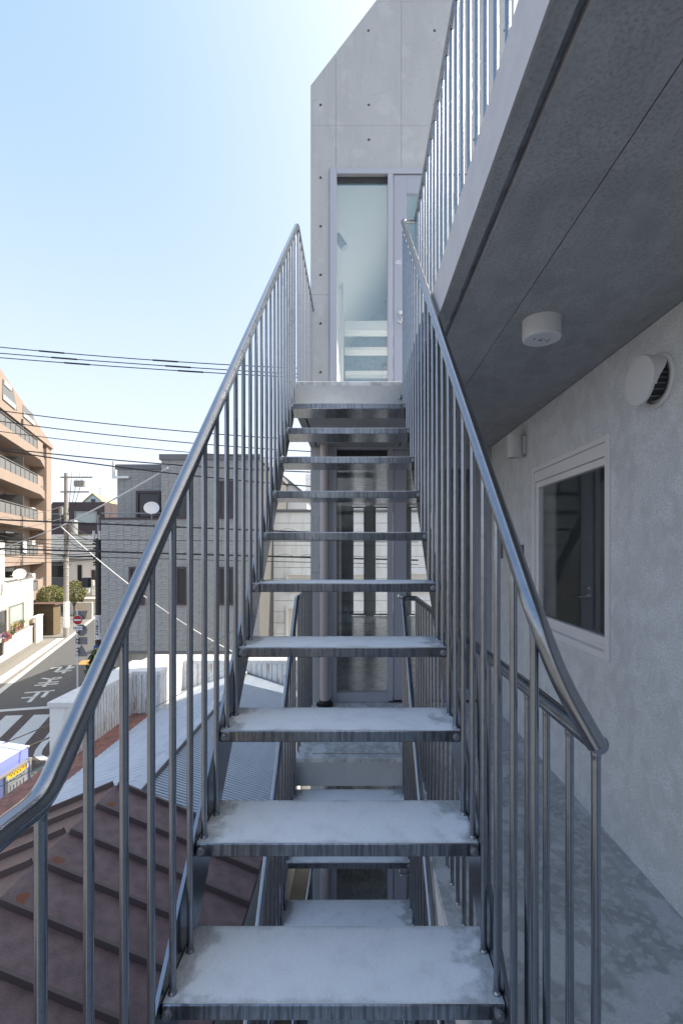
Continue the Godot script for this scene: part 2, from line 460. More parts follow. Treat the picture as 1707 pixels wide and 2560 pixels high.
	M.iron = mat(lin(0.03, 0.028, 0.027), 0.5)
	M.pole = tmat(tex(256, lin(0.30, 0.285, 0.26), [[104, 0.03, 4, 0.5, 0.7, 0.6, lin(0.21, 0.2, 0.185)], [105, 0.06, 3, 0.62, 0.7, 0.5, lin(0.36, 0.34, 0.31)]]), 1.4, 0.85)
	M.pole_dark = mat(lin(0.035, 0.036, 0.036), 0.6)
	M.cable = mat(lin(0.012, 0.013, 0.015), 0.5)
	M.cable_white = mat(lin(0.6, 0.59, 0.57), 0.5)
	M.cable_teal = mat(lin(0.03, 0.16, 0.16), 0.5)
	M.steel_grey = mat(lin(0.30, 0.31, 0.31), 0.5, 0.4)
	M.red = mat(lin(0.42, 0.012, 0.02), 0.4)
	M.sign_white = mat(lin(0.78, 0.78, 0.78), 0.45)
	M.sign_back = mat(lin(0.22, 0.215, 0.22), 0.5, 0.2)
	M.asphalt = tmat(tex(512, lin(0.088, 0.09, 0.092), [[111, 0.01, 4, 0.45, 0.7, 0.5, lin(0.07, 0.072, 0.075)], [112, 0.35, 2, 0.5, 0.8, 0.5, lin(0.11, 0.11, 0.11)]]), 2.5, 0.9)
	M.crossing = tmat(tex(512, lin(0.075, 0.062, 0.06), [[113, 0.02, 5, 0.5, 0.65, 0.7, lin(0.115, 0.085, 0.075)], [114, 0.3, 2, 0.5, 0.8, 0.4, lin(0.04, 0.04, 0.042)]]), 3.0, 0.9)
	M.pavement = tmat(tex(512, lin(0.20, 0.19, 0.17), [[115, 0.02, 4, 0.45, 0.7, 0.5, lin(0.155, 0.148, 0.135)], [116, 0.3, 2, 0.5, 0.8, 0.4, lin(0.26, 0.25, 0.23)]]), 2.5, 0.9)
	M.paint = tmat(tex(256, lin(0.52, 0.54, 0.55), [[117, 0.06, 4, 0.55, 0.66, 0.45, lin(0.33, 0.345, 0.355)]]), 1.2, 0.7)
	M.orange_paint = tmat(tex(128, lin(0.5, 0.24, 0.06), [[118, 0.06, 4, 0.55, 0.66, 0.5, lin(0.2, 0.12, 0.06)]]), 1.2, 0.7)
	M.leaf = mat(Color.WHITE, 0.6)
	M.leaf.vertex_color_use_as_albedo = true
	M.leaf.backlight_enabled = true
	M.leaf.backlight = Color(0.25, 0.3, 0.1)
	M.bark = mat(lin(0.07, 0.055, 0.04), 0.9)
	M.blue = mat(lin(0.02, 0.09, 0.42), 0.4)
	M.violet = mat(lin(0.20, 0.24, 0.72), 0.4)
	M.violet_pale = mat(lin(0.42, 0.47, 0.85), 0.35)
	M.alu = mat(lin(0.35, 0.34, 0.31), 0.4, 0.5)

# mortar in a steel tray: bright trodden middle, dark dirt with a ragged edge at the two ends
func tread_fill(v: int) -> StandardMaterial3D:
	var w := 512
	var h := 160
	var a := FastNoiseLite.new(); a.seed = 200 + v; a.frequency = 0.012; a.fractal_octaves = 5
	var b := FastNoiseLite.new(); b.seed = 300 + v; b.frequency = 0.09; b.fractal_octaves = 3
	var c := FastNoiseLite.new(); c.seed = 400 + v; c.frequency = 0.3; c.fractal_octaves = 2
	var im := Image.create(w, h, false, Image.FORMAT_RGB8)
	for y in h:
		for x in w:
			var n1 := a.get_noise_2d(x, y)
			var n2 := b.get_noise_2d(x, y * 0.55)
			var n3 := c.get_noise_2d(x, y)
			var e := minf(x / 512.0, (1.0 - x / 512.0) * 0.9) * 1.0
			var dirt := smoothstep(0.045, -0.03, e - 0.05 - n1 * 0.11 - n3 * 0.012)
			var rim := smoothstep(0.015, -0.015, minf(y, h - y) / 512.0 - 0.006 - n1 * 0.02 - n2 * 0.012)
			var patch := smoothstep(0.22, 0.42, n1 * 0.7 + n3 * 0.6 + n2 * 0.3) * 0.45
			var val := 0.80 + n2 * 0.04 + n3 * 0.05
			val = lerpf(val, 0.50 + n2 * 0.12 + n3 * 0.05, patch)
			val = lerpf(val, 0.36 + n2 * 0.12 + n1 * 0.12 + n3 * 0.06, clampf(dirt * 0.85, 0, 1))
			val = lerpf(val, 0.42 + n2 * 0.15, rim * 0.6)
			im.set_pixel(x, y, lin(val * 0.97, val, val * 1.03))
	var m := StandardMaterial3D.new()
	m.albedo_texture = ImageTexture.create_from_image(im)
	m.roughness = 0.8
	return m

# painted sheet with rust scabs by the ridge (uv: x across the pan, y from ridge to eave)
func brown_sheet(v: int) -> StandardMaterial3D:
	var w := 128
	var h := 512
	var a := FastNoiseLite.new(); a.seed = 500 + v; a.frequency = 0.02; a.fractal_octaves = 4
	var c := FastNoiseLite.new(); c.seed = 600 + v; c.frequency = 0.35; c.fractal_octaves = 2
	var im := Image.create(w, h, false, Image.FORMAT_RGB8)
	var spot := Vector2(rng.randf_range(60, 110), rng.randf_range(18, 40))
	for y in h:
		for x in w:
			var n := a.get_noise_2d(x, y)
			var f := c.get_noise_2d(x, y)
			var col := Color(0.135, 0.085, 0.088) * (1.0 + n * 0.45 + f * 0.25)
			if f > 0.52: col = col.lerp(Color(0.25, 0.25, 0.26), 0.5)
			var d := (Vector2(x, y) - spot) * Vector2(1.0, 1.0)
			var rust := smoothstep(4.0, -4.0, d.length() - 15.0 - n * 26.0)
			if v != 1: col = col.lerp(Color(0.15 + f * 0.03, 0.045, 0.012), rust)
			im.set_pixel(x, y, Color(col.r, col.g, col.b).linear_to_srgb())
	var m := StandardMaterial3D.new()
	m.albedo_texture = ImageTexture.create_from_image(im)
	m.roughness = 0.6
	return m

# ---------------------------------------------------------------- our building
func window_unit(parent: Node, called: String, lo: Vector3, hi: Vector3, fr: float, depth: float, fm: Material, gm: Material, face: int) -> Node3D:
	# face 0: the pane lies across z, face 1: across x. frame of four bars and a pane
	var w := Node3D.new()
	w.name = called
	parent.add_child(w, true)
	var st := newst()
	var a := 0 if face == 0 else 2
	var e := lo
	var f := hi
	var l := minf(e[a], f[a]); var r := maxf(e[a], f[a])
	var mid := (e[2 - a] + f[2 - a]) * 0.5
	var mk := func(u0: float, u1: float, y0: float, y1: float, t: float) -> Array:
		var q0 := Vector3(0, y0, 0); var q1 := Vector3(0, y1, 0)
		q0[a] = u0; q1[a] = u1
		q0[2 - a] = mid - t; q1[2 - a] = mid + t
		return [q0, q1]
	for b in [[l, l + fr, lo.y, hi.y], [r - fr, r, lo.y, hi.y], [l + fr, r - fr, lo.y, lo.y + fr], [l + fr, r - fr, hi.y - fr, hi.y]]:
		var q: Array = mk.call(b[0], b[1], b[2], b[3], depth * 0.5)
		cbox(st, q[0], q[1], minf(fr, depth) * 0.08)
	obj(w, "frame", st, fm)
	var q: Array = mk.call(l + fr * 0.9, r - fr * 0.9, lo.y + fr * 0.9, hi.y - fr * 0.9, 0.003)
	bx(w, "pane", gm, q[0], q[1])
	return w

func csg_panel(parent: Node, called: String, poly: PackedVector2Array, holes: Array, z: float, depth: float, m: Material) -> void:
	var g := CSGPolygon3D.new()
	g.name = called
	g.polygon = poly
	g.mode = CSGPolygon3D.MODE_DEPTH
	g.depth = depth
	g.position = Vector3(0, 0, z + depth)
	g.material = m
	parent.add_child(g, true)
	for h in holes:
		if not Geometry2D.is_point_in_polygon(h, poly): continue
		var c := CSGCylinder3D.new()
		c.name = "tie_hole"
		c.radius = 0.0135
		c.height = 0.034
		c.sides = 14
		c.operation = CSGShape3D.OPERATION_SUBTRACTION
		c.material = M.soffit
		c.rotation_degrees.x = 90
		c.position = Vector3(h.x, h.y, -0.004)
		g.add_child(c)

func entrance(b: Node, fl: float, number: String, lit: bool) -> void:
	# fixed light and door leaf in the gable wall, front plane z = -4.6
	var z := -4.585
	var top := fl + 2.41
	var fr := Node3D.new()
	fr.name = "entrance_frame"
	b.add_child(fr, true)
	bx(fr, "jamb", M.frame, Vector3(-0.248, fl + 0.004, z), Vector3(-0.183, top, z - 0.09), 0.003)
	bx(fr, "jamb", M.frame, Vector3(1.20, fl + 0.004, z), Vector3(1.256, top, z - 0.09), 0.003)
	bx(fr, "head", M.frame, Vector3(-0.183, top - 0.05, z - 0.001), Vector3(1.20, top, z - 0.09), 0.003)
	bx(fr, "mullion", M.frame, Vector3(0.293, fl + 0.004, z - 0.001), Vector3(0.343, top - 0.05, z - 0.09), 0.003)
	bx(fr, "sill", M.frame, Vector3(-0.183, fl + 0.004, z - 0.002), Vector3(0.293, fl + 0.09, z - 0.09), 0.003)
	var w := Node3D.new()
	w.name = "fixed_window"
	b.add_child(w, true)
	bx(w, "blind_box", M.gasket, Vector3(-0.18, top - 0.052, z - 0.045), Vector3(0.29, top - 0.10, z - 0.088))
	bx(w, "pane", M.sky_tint_glass if lit else M.glass, Vector3(-0.185, fl + 0.085, z - 0.058), Vector3(0.296, top - 0.051, z - 0.066))
	var d := Node3D.new()
	d.name = "door"
	b.add_child(d, true)
	var st := newst()
	var zl := z - 0.012
	cbox(st, Vector3(0.349, fl + 0.02, zl), Vector3(0.468, top - 0.058, zl - 0.045), 0.002)
	cbox(st, Vector3(1.075, fl + 0.02, zl), Vector3(1.194, top - 0.058, zl - 0.045), 0.002)
	cbox(st, Vector3(0.468, top - 0.225, zl), Vector3(1.075, top - 0.058, zl - 0.045), 0.002)
	cbox(st, Vector3(0.468, fl + 0.02, zl), Vector3(1.075, fl + 0.12, zl - 0.045), 0.002)
	obj(d, "leaf", st, M.door)
	bx(d, "gasket", M.gasket, Vector3(0.344, fl + 0.006, z - 0.05), Vector3(1.199, fl + 0.018, z - 0.085))
	bx(d, "pane", M.sky_tint_glass if lit else M.glass, Vector3(0.466, fl + 0.118, zl - 0.018), Vector3(1.077, top - 0.223, zl - 0.026))
	bx(d, "threshold", M.dark, Vector3(0.30, fl + 0.004, z + 0.004), Vector3(1.2, fl + 0.016, z - 0.09))
	st = newst()
	lathe(st, [Vector2(0, 0), Vector2(0.024, 0), Vector2(0.024, 0.008), Vector2(0.012, 0.012), Vector2(0, 0.012)], 16, Transform3D(Basis(Vector3.RIGHT, PI / 2), Vector3(0.406, fl + 0.99, zl)))
	tube(st, rounded([Vector3(0.406, fl + 0.99, zl), Vector3(0.406, fl + 0.99, zl + 0.055), Vector3(0.53, fl + 0.99, zl + 0.055)], 0.02), 0.009, 10)
	obj(d, "handle", st, M.chrome)
	st = newst()
	lathe(st, [Vector2(0, 0), Vector2(0.022, 0), Vector2(0.022, 0.01), Vector2(0.014, 0.016), Vector2(0, 0.016)], 16, Transform3D(Basis(Vector3.RIGHT, PI / 2), Vector3(0.406, fl + 1.065, zl)))
	obj(d, "lock", st, M.chrome)
	if number == "": return
	var tm := TextMesh.new()
	var sf := SystemFont.new()
	sf.font_names = PackedStringArray(["Droid Sans"])
	tm.font = sf
	tm.text = number
	tm.font_size = 16
	tm.pixel_size = 0.0034
	tm.depth = 0.002
	put(d, "number", tm, M.lettering, Vector3(0.408, fl + 1.535, zl + 0.001))

func slab(b: Node, fl: float, soffit := true) -> void:
	# corridor on the right, landing ahead, floor behind the stair foot; soffit boards leave a drip groove and form joints
	var top := fl
	var core := fl - 0.165
	var low := fl - SLAB
	bx(b, "corridor_slab", M.floor, Vector3(0.341, core, 3.5), Vector3(1.30, top, -4.62), 0.004)
	bx(b, "landing_slab", M.floor, Vector3(-0.43, core, -3.363), Vector3(0.341, top, -4.62), 0.004)
	bx(b, "landing_fascia", M.concrete, Vector3(-0.428, low + 0.001, -3.361), Vector3(0.341, top - 0.03, -3.40))
	if fl < F4: bx(b, "stair_foot_slab", M.floor, Vector3(-0.45, core, 3.5), Vector3(0.341, top, -0.60), 0.004)
	bx(b, "corridor_fascia", M.fascia, Vector3(0.338, low + 0.001, 3.5), Vector3(0.3405, top - 0.004, -3.40))
	if not soffit: return
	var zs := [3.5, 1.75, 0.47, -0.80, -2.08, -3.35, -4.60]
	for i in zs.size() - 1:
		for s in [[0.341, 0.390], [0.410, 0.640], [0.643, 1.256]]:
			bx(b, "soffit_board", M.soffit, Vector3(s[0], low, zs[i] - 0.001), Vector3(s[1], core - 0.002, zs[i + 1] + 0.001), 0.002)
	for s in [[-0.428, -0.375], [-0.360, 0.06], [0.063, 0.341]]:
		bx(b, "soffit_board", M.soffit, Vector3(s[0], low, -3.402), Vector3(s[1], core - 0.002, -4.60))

func our_building() -> void:
	var b := thing("concrete_apartment_building", "bare concrete apartment building with steel stair, corridor and sloped gable wall", "building")
	for f in [F2, F3, F4]: slab(b, f)
	# plastered wall along the corridor, with a window opening on the third floor
	var x0 := 1.258
	var x1 := 1.42
	for f in [[0.0, F2], [F2, F3]]:
		bx(b, "corridor_wall", M.plaster, Vector3(x0, f[0], 3.5), Vector3(x1, f[1] - SLAB, -4.60))
	var ya := EY - 0.545
	var yb := EY + 0.568
	var low := F4 - SLAB
	var st := newst()
	box(st, Vector3(x0, F3, 3.5), Vector3(x1, low, -2.45))
	box(st, Vector3(x0, F3, -3.49), Vector3(x1, low, -4.60))
	box(st, Vector3(x0, F3, -2.45), Vector3(x1, ya, -3.49))
	box(st, Vector3(x0, yb, -2.45), Vector3(x1, low, -3.49))
	obj(b, "corridor_wall", st, M.plaster)
	# window: outer flange, roller box, sash and pane
	var w := Node3D.new()
	w.name = "corridor_window"
	b.add_child(w, true)
	st = newst()
	var xf := x0 - 0.012
	for q in [[ya - 0.012, yb + 0.012, -2.438, -2.475], [ya - 0.012, yb + 0.012, -3.465, -3.502], [ya - 0.012, ya + 0.03, -2.475, -3.465], [yb - 0.02, yb + 0.012, -2.475, -3.465]]:
		cbox(st, Vector3(xf, q[0], q[2]), Vector3(x1 - 0.02, q[1], q[3]), 0.003)
	obj(w, "frame", st, M.white_frame)
	bx(w, "roller_box", M.white_frame, Vector3(xf + 0.006, yb - 0.09, -2.476), Vector3(x1 - 0.03, yb - 0.022, -3.464), 0.003)
	st = newst()
	for q in [[ya + 0.055, yb - 0.092, -2.476, -2.512], [ya + 0.055, yb - 0.092, -3.428, -3.464], [ya + 0.055, ya + 0.10, -2.512, -3.428], [yb - 0.132, yb - 0.092, -2.512, -3.428]]:
		cbox(st, Vector3(xf + 0.018, q[0], q[2]), Vector3(xf + 0.058, q[1], q[3]), 0.003)
	obj(w, "sash", st, M.white_frame)
	bx(w, "sill_rail", M.white_frame, Vector3(xf + 0.03, ya + 0.031, -2.476), Vector3(x1 - 0.03, ya + 0.054, -3.464))
	bx(w, "pane", M.glass, Vector3(xf + 0.034, ya + 0.095, -2.508), Vector3(xf + 0.040, yb - 0.127, -3.432))
	bx(w, "gasket", M.gasket, Vector3(xf + 0.045, ya + 0.098, -2.509), Vector3(xf + 0.05, ya + 0.108, -3.431))
	# dark room behind it
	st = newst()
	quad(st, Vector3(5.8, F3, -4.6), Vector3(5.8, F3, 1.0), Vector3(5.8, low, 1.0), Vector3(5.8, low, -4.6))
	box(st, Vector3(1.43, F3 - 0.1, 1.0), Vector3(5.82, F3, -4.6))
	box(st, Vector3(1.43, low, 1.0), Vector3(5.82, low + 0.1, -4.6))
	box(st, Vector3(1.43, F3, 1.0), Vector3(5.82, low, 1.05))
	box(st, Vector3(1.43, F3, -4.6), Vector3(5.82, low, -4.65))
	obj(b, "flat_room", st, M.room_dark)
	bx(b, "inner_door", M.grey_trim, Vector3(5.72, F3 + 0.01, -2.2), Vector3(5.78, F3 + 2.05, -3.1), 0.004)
	bx(b, "unseen_rear_wall", M.concrete, Vector3(-0.6, 0, 3.5), Vector3(1.42, F4 - 0.002, 3.65))  # unseen wall behind the camera, added so the steel reflects something dark
	bx(b, "floor_hatch", M.floor, Vector3(-0.31, F3 + 0.001, -3.43), Vector3(0.31, F3 + 0.010, -4.2), 0.003)
	# terrace over the flats on the right
	bx(b, "terrace_slab", M.floor, Vector3(1.30, F4 - 0.35, 3.5), Vector3(6.0, F4 - 0.02, -4.62))
	bx(b, "rear_room_wall", M.concrete, Vector3(1.42, 0, 3.5), Vector3(6.0, F4 - 0.35, 3.35))
	bx(b, "side_wall", M.concrete, Vector3(5.85, 0, 3.35), Vector3(6.0, F4 - 0.35, -4.6))
	# gable wall: outline in (x, y), opening rectangles, form panels
	var peak := EY + 6.81
	var outline := PackedVector2Array([Vector2(-0.427, 0), Vector2(1.47, 0), Vector2(1.47, peak), Vector2(-0.427, EY + 4.345)])
	var holes := []
	for f in [F2, F3, F4]: holes.append(PackedVector2Array([Vector2(-0.25, f - 0.001), Vector2(1.259, f - 0.001), Vector2(1.259, f + 2.412), Vector2(-0.25, f + 2.412)]))
	var xs := [-0.43, -0.19, 0.42, 1.03, 1.48]
	var ys := [0.0, 2.3, 3.9, EY - 1.75, EY - 0.21, EY + 0.81, EY + 2.39, EY + 3.97, EY + 5.13, EY + 7.0]
	var ties := []
	for k in 30: ties.append(Vector2(-0.334, EY + 3.485 - 0.455 * k))
	ties.append(Vector2(-0.334, EY + 4.165))
	for q in [[0.112, 4.86], [0.73, 4.86], [1.116, 4.86], [1.385, 4.86], [0.116, 4.165], [0.73, 4.165], [1.116, 4.165], [0.116, 3.84], [0.73, 3.84], [1.10, 3.84], [0.73, 5.6], [1.2, 5.6]]:
		ties.append(Vector2(q[0], EY + q[1]))
	for i in xs.size() - 1:
		for j in ys.size() - 1:
			var c := PackedVector2Array([Vector2(xs[i] + 0.001, ys[j] + 0.001), Vector2(xs[i + 1] - 0.001, ys[j] + 0.001), Vector2(xs[i + 1] - 0.001, ys[j + 1] - 0.001), Vector2(xs[i] + 0.001, ys[j + 1] - 0.001)])
			var parts := []
			parts.append_array(Geometry2D.intersect_polygons(c, outline))
			for h in holes:
				var next := []
				for q in parts: next.append_array(Geometry2D.clip_polygons(q, h))
				parts = next
			for q in parts:
				if q.size() < 3 or Geometry2D.is_polygon_clockwise(q): continue
				csg_panel(b, "concrete_panel", q, ties, -4.63, 0.03, M.concrete)
	# wall body behind the panels
	st = newst()
	var zb := -4.632
	prism(st, PackedVector2Array([Vector2(-0.425, 0), Vector2(-0.251, 0), Vector2(-0.251, EY + 4.345 + 0.2), Vector2(-0.425, EY + 4.345)]), Vector3(0, 0, zb), Vector3.RIGHT, Vector3.UP, Vector3(0, 0, -0.15))
	prism(st, PackedVector2Array([Vector2(1.26, 0), Vector2(1.468, 0), Vector2(1.468, peak - 0.01), Vector2(1.26, peak - 0.28)]), Vector3(0, 0, zb), Vector3.RIGHT, Vector3.UP, Vector3(0, 0, -0.15))
	prism(st, PackedVector2Array([Vector2(-0.251, F4 + 2.414), Vector2(1.26, F4 + 2.414), Vector2(1.26, peak - 0.29), Vector2(-0.251, EY + 4.345 + 0.21)]), Vector3(0, 0, zb), Vector3.RIGHT, Vector3.UP, Vector3(0, 0, -0.15))
	for f in [0.0, F2, F3]:
		var y0: float = f + 2.414 if f > 0.0 else 0.0
		var y1: float = F2 - 0.004 if f == 0.0 else (f + 2.574 - 0.004)
		box(st, Vector3(-0.251, y0, zb), Vector3(1.26, y1, zb - 0.15))
	obj(b, "gable_wall", st, M.concrete)
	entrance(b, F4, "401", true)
	entrance(b, F3, "301", false)
	entrance(b, F2, "", false)
	# rooms behind the gable wall: side walls, floors, glazed far end
	st = newst()
	box(st, Vector3(-0.425, 0, -4.79), Vector3(-0.30, EY + 4.30, -10.8))
	obj(b, "left_wall", st, M.concrete)
	st = newst()
	for f in [F2, F3, F4]: box(st, Vector3(-0.299, f - 0.19, -4.79), Vector3(3.6, f - 0.001, -10.8))
	obj(b, "room_floor", st, M.polished)
	bx(b, "room_wall", M.room, Vector3(3.6, 0, -4.79), Vector3(3.75, F4 - 0.19, -10.8))
	bx(b, "room_front_wall", M.room, Vector3(1.47, 0, -4.79), Vector3(3.6, F4 - 0.19, -4.95))
	bx(b, "terrace_wall", M.concrete, Vector3(1.30, F4 - 0.02, -4.635), Vector3(1.468, F4 + 0.02, -4.66))
	# fourth floor room, unseen opening added on the right to let sun in
	st = newst()
	box(st, Vector3(1.35, F4, -4.79), Vector3(1.47, EY + 6.3, -6.0))
	box(st, Vector3(1.35, F4, -9.4), Vector3(1.47, EY + 6.3, -10.8))
	box(st, Vector3(1.35, F4, -6.0), Vector3(1.47, F4 + 0.8, -9.4))
	box(st, Vector3(1.35, F4 + 3.6, -6.0), Vector3(1.47, EY + 6.3, -9.4))
	obj(b, "right_wall", st, M.concrete)
	st = newst()
	prism(st, PackedVector2Array([Vector2(-0.427, EY + 4.345 - 0.03), Vector2(1.47, peak - 0.03), Vector2(1.47, peak - 0.26), Vector2(-0.427, EY + 4.345 - 0.26)]), Vector3(0, 0, -4.79), Vector3.RIGHT, Vector3.UP, Vector3(0, 0, -6.0))
	obj(b, "roof_slab", st, M.concrete)
	st = newst()
	prism(st, PackedVector2Array([Vector2(-0.30, EY + 4.345 - 0.12), Vector2(1.35, peak - 0.44), Vector2(1.35, peak - 0.47), Vector2(-0.30, EY + 4.345 - 0.15)]), Vector3(0, 0, -4.80), Vector3.RIGHT, Vector3.UP, Vector3(0, 0, -5.9))
	obj(b, "ceiling_lining", st, M.room)
	bx(b, "wall_lining", M.room, Vector3(-0.297, F4 + 0.005, -4.80), Vector3(-0.28, EY + 4.15, -10.6))
	bx(b, "back_wall", M.concrete_white, Vector3(-0.29, F4, -10.62), Vector3(1.34, EY + 5.4, -10.8))
	bx(b, "back_wall_upper", M.room, Vector3(-0.29, EY + 5.4, -10.62), Vector3(1.34, peak - 0.3, -10.8))
	for q in [[3.55, 3.71, 7.95], [3.41, 3.47, 8.4], [3.15, 3.21, 8.8]]:
		bx(b, "loft_beam", M.white, Vector3(-0.20, EY + q[0], -q[2]), Vector3(1.34, EY + q[1], -q[2] - 0.22), 0.004)
	bx(b, "loft_post", M.white, Vector3(-0.245, F4, -7.9), Vector3(-0.205, EY + 4.6, -7.96), 0.003)
	# full height windows at the far end of the third and second floor rooms
	for f in [F2, F3]:
		st = newst()
		for q in [[-0.29, -0.10], [0.20, 0.38], [1.0, 1.15], [1.75, 3.6]]:
			box(st, Vector3(q[0], f, -10.62), Vector3(q[1], f + 2.38, -10.75))
		obj(b, "window_pier", st, M.room)
		for q in [[-0.10, 0.20], [0.38, 1.0], [1.15, 1.75]]:
			window_unit(b, "far_window", Vector3(q[0], f + 0.01, -10.66), Vector3(q[1], f + 2.37, -10.70), 0.04, 0.05, M.frame, M.glass, 0)
	st = newst()
	lathe(st, [Vector2(0.09, 0), Vector2(0.09, 2.38)], 20, Transform3D(Basis(), Vector3(-0.16, F3, -8.2)))
	obj(b, "column", st, M.room)

# ---------------------------------------------------------------- stair and railings
var rods := {}
func rod(length: float, r := 0.0078) -> Mesh:
	var key := "%.3f_%.4f" % [length, r]
	if not rods.has(key):
		var st := newst()
		lathe(st, [Vector2(r * 1.4, -0.001), Vector2(r * 1.3, 0.002), Vector2(r, 0.007), Vector2(r * 1.03, length * 0.35), Vector2(r, length * 0.7), Vector2(r, length - 0.024), Vector2(r * 1.12, length - 0.016), Vector2(r * 1.15, length)], 12)
		rods[key] = st.commit()
	return rods[key]

func baluster(parent: Node, x: float, y0: float, y1: float, d: float) -> void:
	put(parent, "baluster", rod(y1 - y0), M.galv, Vector3(x, y0, -d))

func staircase(base: float, label: String) -> void:
	var s := thing("steel_staircase", label, "staircase", Vector3(0, 0, 0), 0.0, "flights of the outdoor stair")
	var nose := func(d: float) -> float: return base + 0.429 + (d - 1.073) * RISE / GO
	for x in [[-0.4345, -0.4255], [0.3255, 0.3345]]:
		var st := newst()
		prism(st, PackedVector2Array([Vector2(0.60, base + 0.012), Vector2(0.60, base + 0.004), Vector2(0.885, base + 0.004), Vector2(3.36, nose.call(3.36) - 0.251), Vector2(3.36, nose.call(3.36) + 0.025), Vector2(0.614, nose.call(0.614) + 0.025)]), Vector3(x[0], 0, 0), Vector3(0, 0, -1), Vector3.UP, Vector3(x[1] - x[0], 0, 0))
		obj(s, "stringer", st, M.galv)
	var tray := newst()
	cbox(tray, Vector3(-0.425, -0.037, 0), Vector3(0.325, -0.002, -0.226), 0.0025)
	var tray_mesh := tray.commit()
	var fill := newst()
	box(fill, Vector3(-0.4235, -0.01, -0.003), Vector3(0.3235, -0.0021, -0.2235))
	quad(fill, Vector3(-0.4235, 0, -0.003), Vector3(0.3235, 0, -0.003), Vector3(0.3235, 0, -0.2235), Vector3(-0.4235, 0, -0.2235))
	for q in [[Vector3(-0.4235, 0, -0.003), Vector3(0.3235, 0, -0.003)], [Vector3(0.3235, 0, -0.2235), Vector3(-0.4235, 0, -0.2235)]]:
		quad(fill, q[0] - Vector3(0, 0.004, 0), q[1] - Vector3(0, 0.004, 0), q[1], q[0], [Vector2(0, 0.02), Vector2(1, 0.02), Vector2(1, 0.01), Vector2(0, 0.01)])
	var fill_mesh := fill.commit()
	var bst := newst()
	lathe(bst, [Vector2(0.011, 0), Vector2(0.011, 0.006), Vector2(0.007, 0.007), Vector2(0.007, 0.014), Vector2(0, 0.014)], 10, Transform3D(Basis(Vector3.RIGHT, PI / 2), Vector3.ZERO))
	var bolt := bst.commit()
	for i in 11:
		var at := Vector3(0, base + RISE * (i + 1), -(1.073 + GO * (i - 1)))
		var t := put(s, "tread", tray_mesh, M.plate, at)
		put(t, "mortar_fill", fill_mesh, M["tread%d" % (i % 4)])
		for x in [-0.411, 0.311]:
			put(t, "bolt", bolt, M.bolt, Vector3(x, -0.02, 0.0))
	# left railing: level piece, slope, landing
	var yr := base + 1.092
	var l := Node3D.new()
	l.name = "left_railing"
	s.add_child(l)
	bar(l, "handrail", M.galv, rounded([Vector3(-0.41, yr, 1.6), Vector3(-0.41, yr, -0.645), Vector3(-0.409, yr + 2.574, -3.402), Vector3(-0.409, yr + 2.574, -4.60)], 0.03, 5), 0.0165, 16)
	for k in 8: baluster(l, -0.41, base, yr, 0.64 - 0.118 * k)
	var r := Node3D.new()
	r.name = "right_railing"
	s.add_child(r)
	bar(r, "handrail", M.galv, rounded([Vector3(0.405, yr + 2.574, -3.357), Vector3(0.316, yr + 2.574, -3.357), Vector3(0.314, yr + 0.215, -0.868), Vector3(0.350, yr + 0.10, -0.842), Vector3(0.402, yr, -0.822)], 0.05, 5), 0.0165, 16)
	for k in range(-3, 20):
		var d := 1.1 + 0.115 * k
		var i := floori((d - 1.073) / GO) + 1
		var foot := base + RISE * (i + 1)
		var top := yr + (d - 0.645) * 2.574 / 2.757
		baluster(l, -0.41, foot, top - 0.008, d)
		if d > 0.86: baluster(r, 0.314, foot, top - 0.008, d)
	for k in 11: baluster(l, -0.409, base + 2.574, yr + 2.574, 3.46 + 0.106 * k)

func corridor_railing(fl: float, d0: float, d1: float, label: String) -> void:
	var s := thing("corridor_railing", label, "railing", Vector3(0.407, fl, -d0), 0.0, "railings along the corridors")
	var y := 1.092
	bar(s, "handrail", M.galv, [Vector3(0, y, 0), Vector3(0, y, -(d1 - d0))], 0.0165, 16)
	var n := int((d1 - d0) / 0.112)
	for k in n + 1:
		var z := (d1 - d0) * k / n
		z = clampf(z, 0.012, d1 - d0 - 0.012)
		put(s, "baluster", rod(y - 0.004), M.galv, Vector3(0, 0, -z))

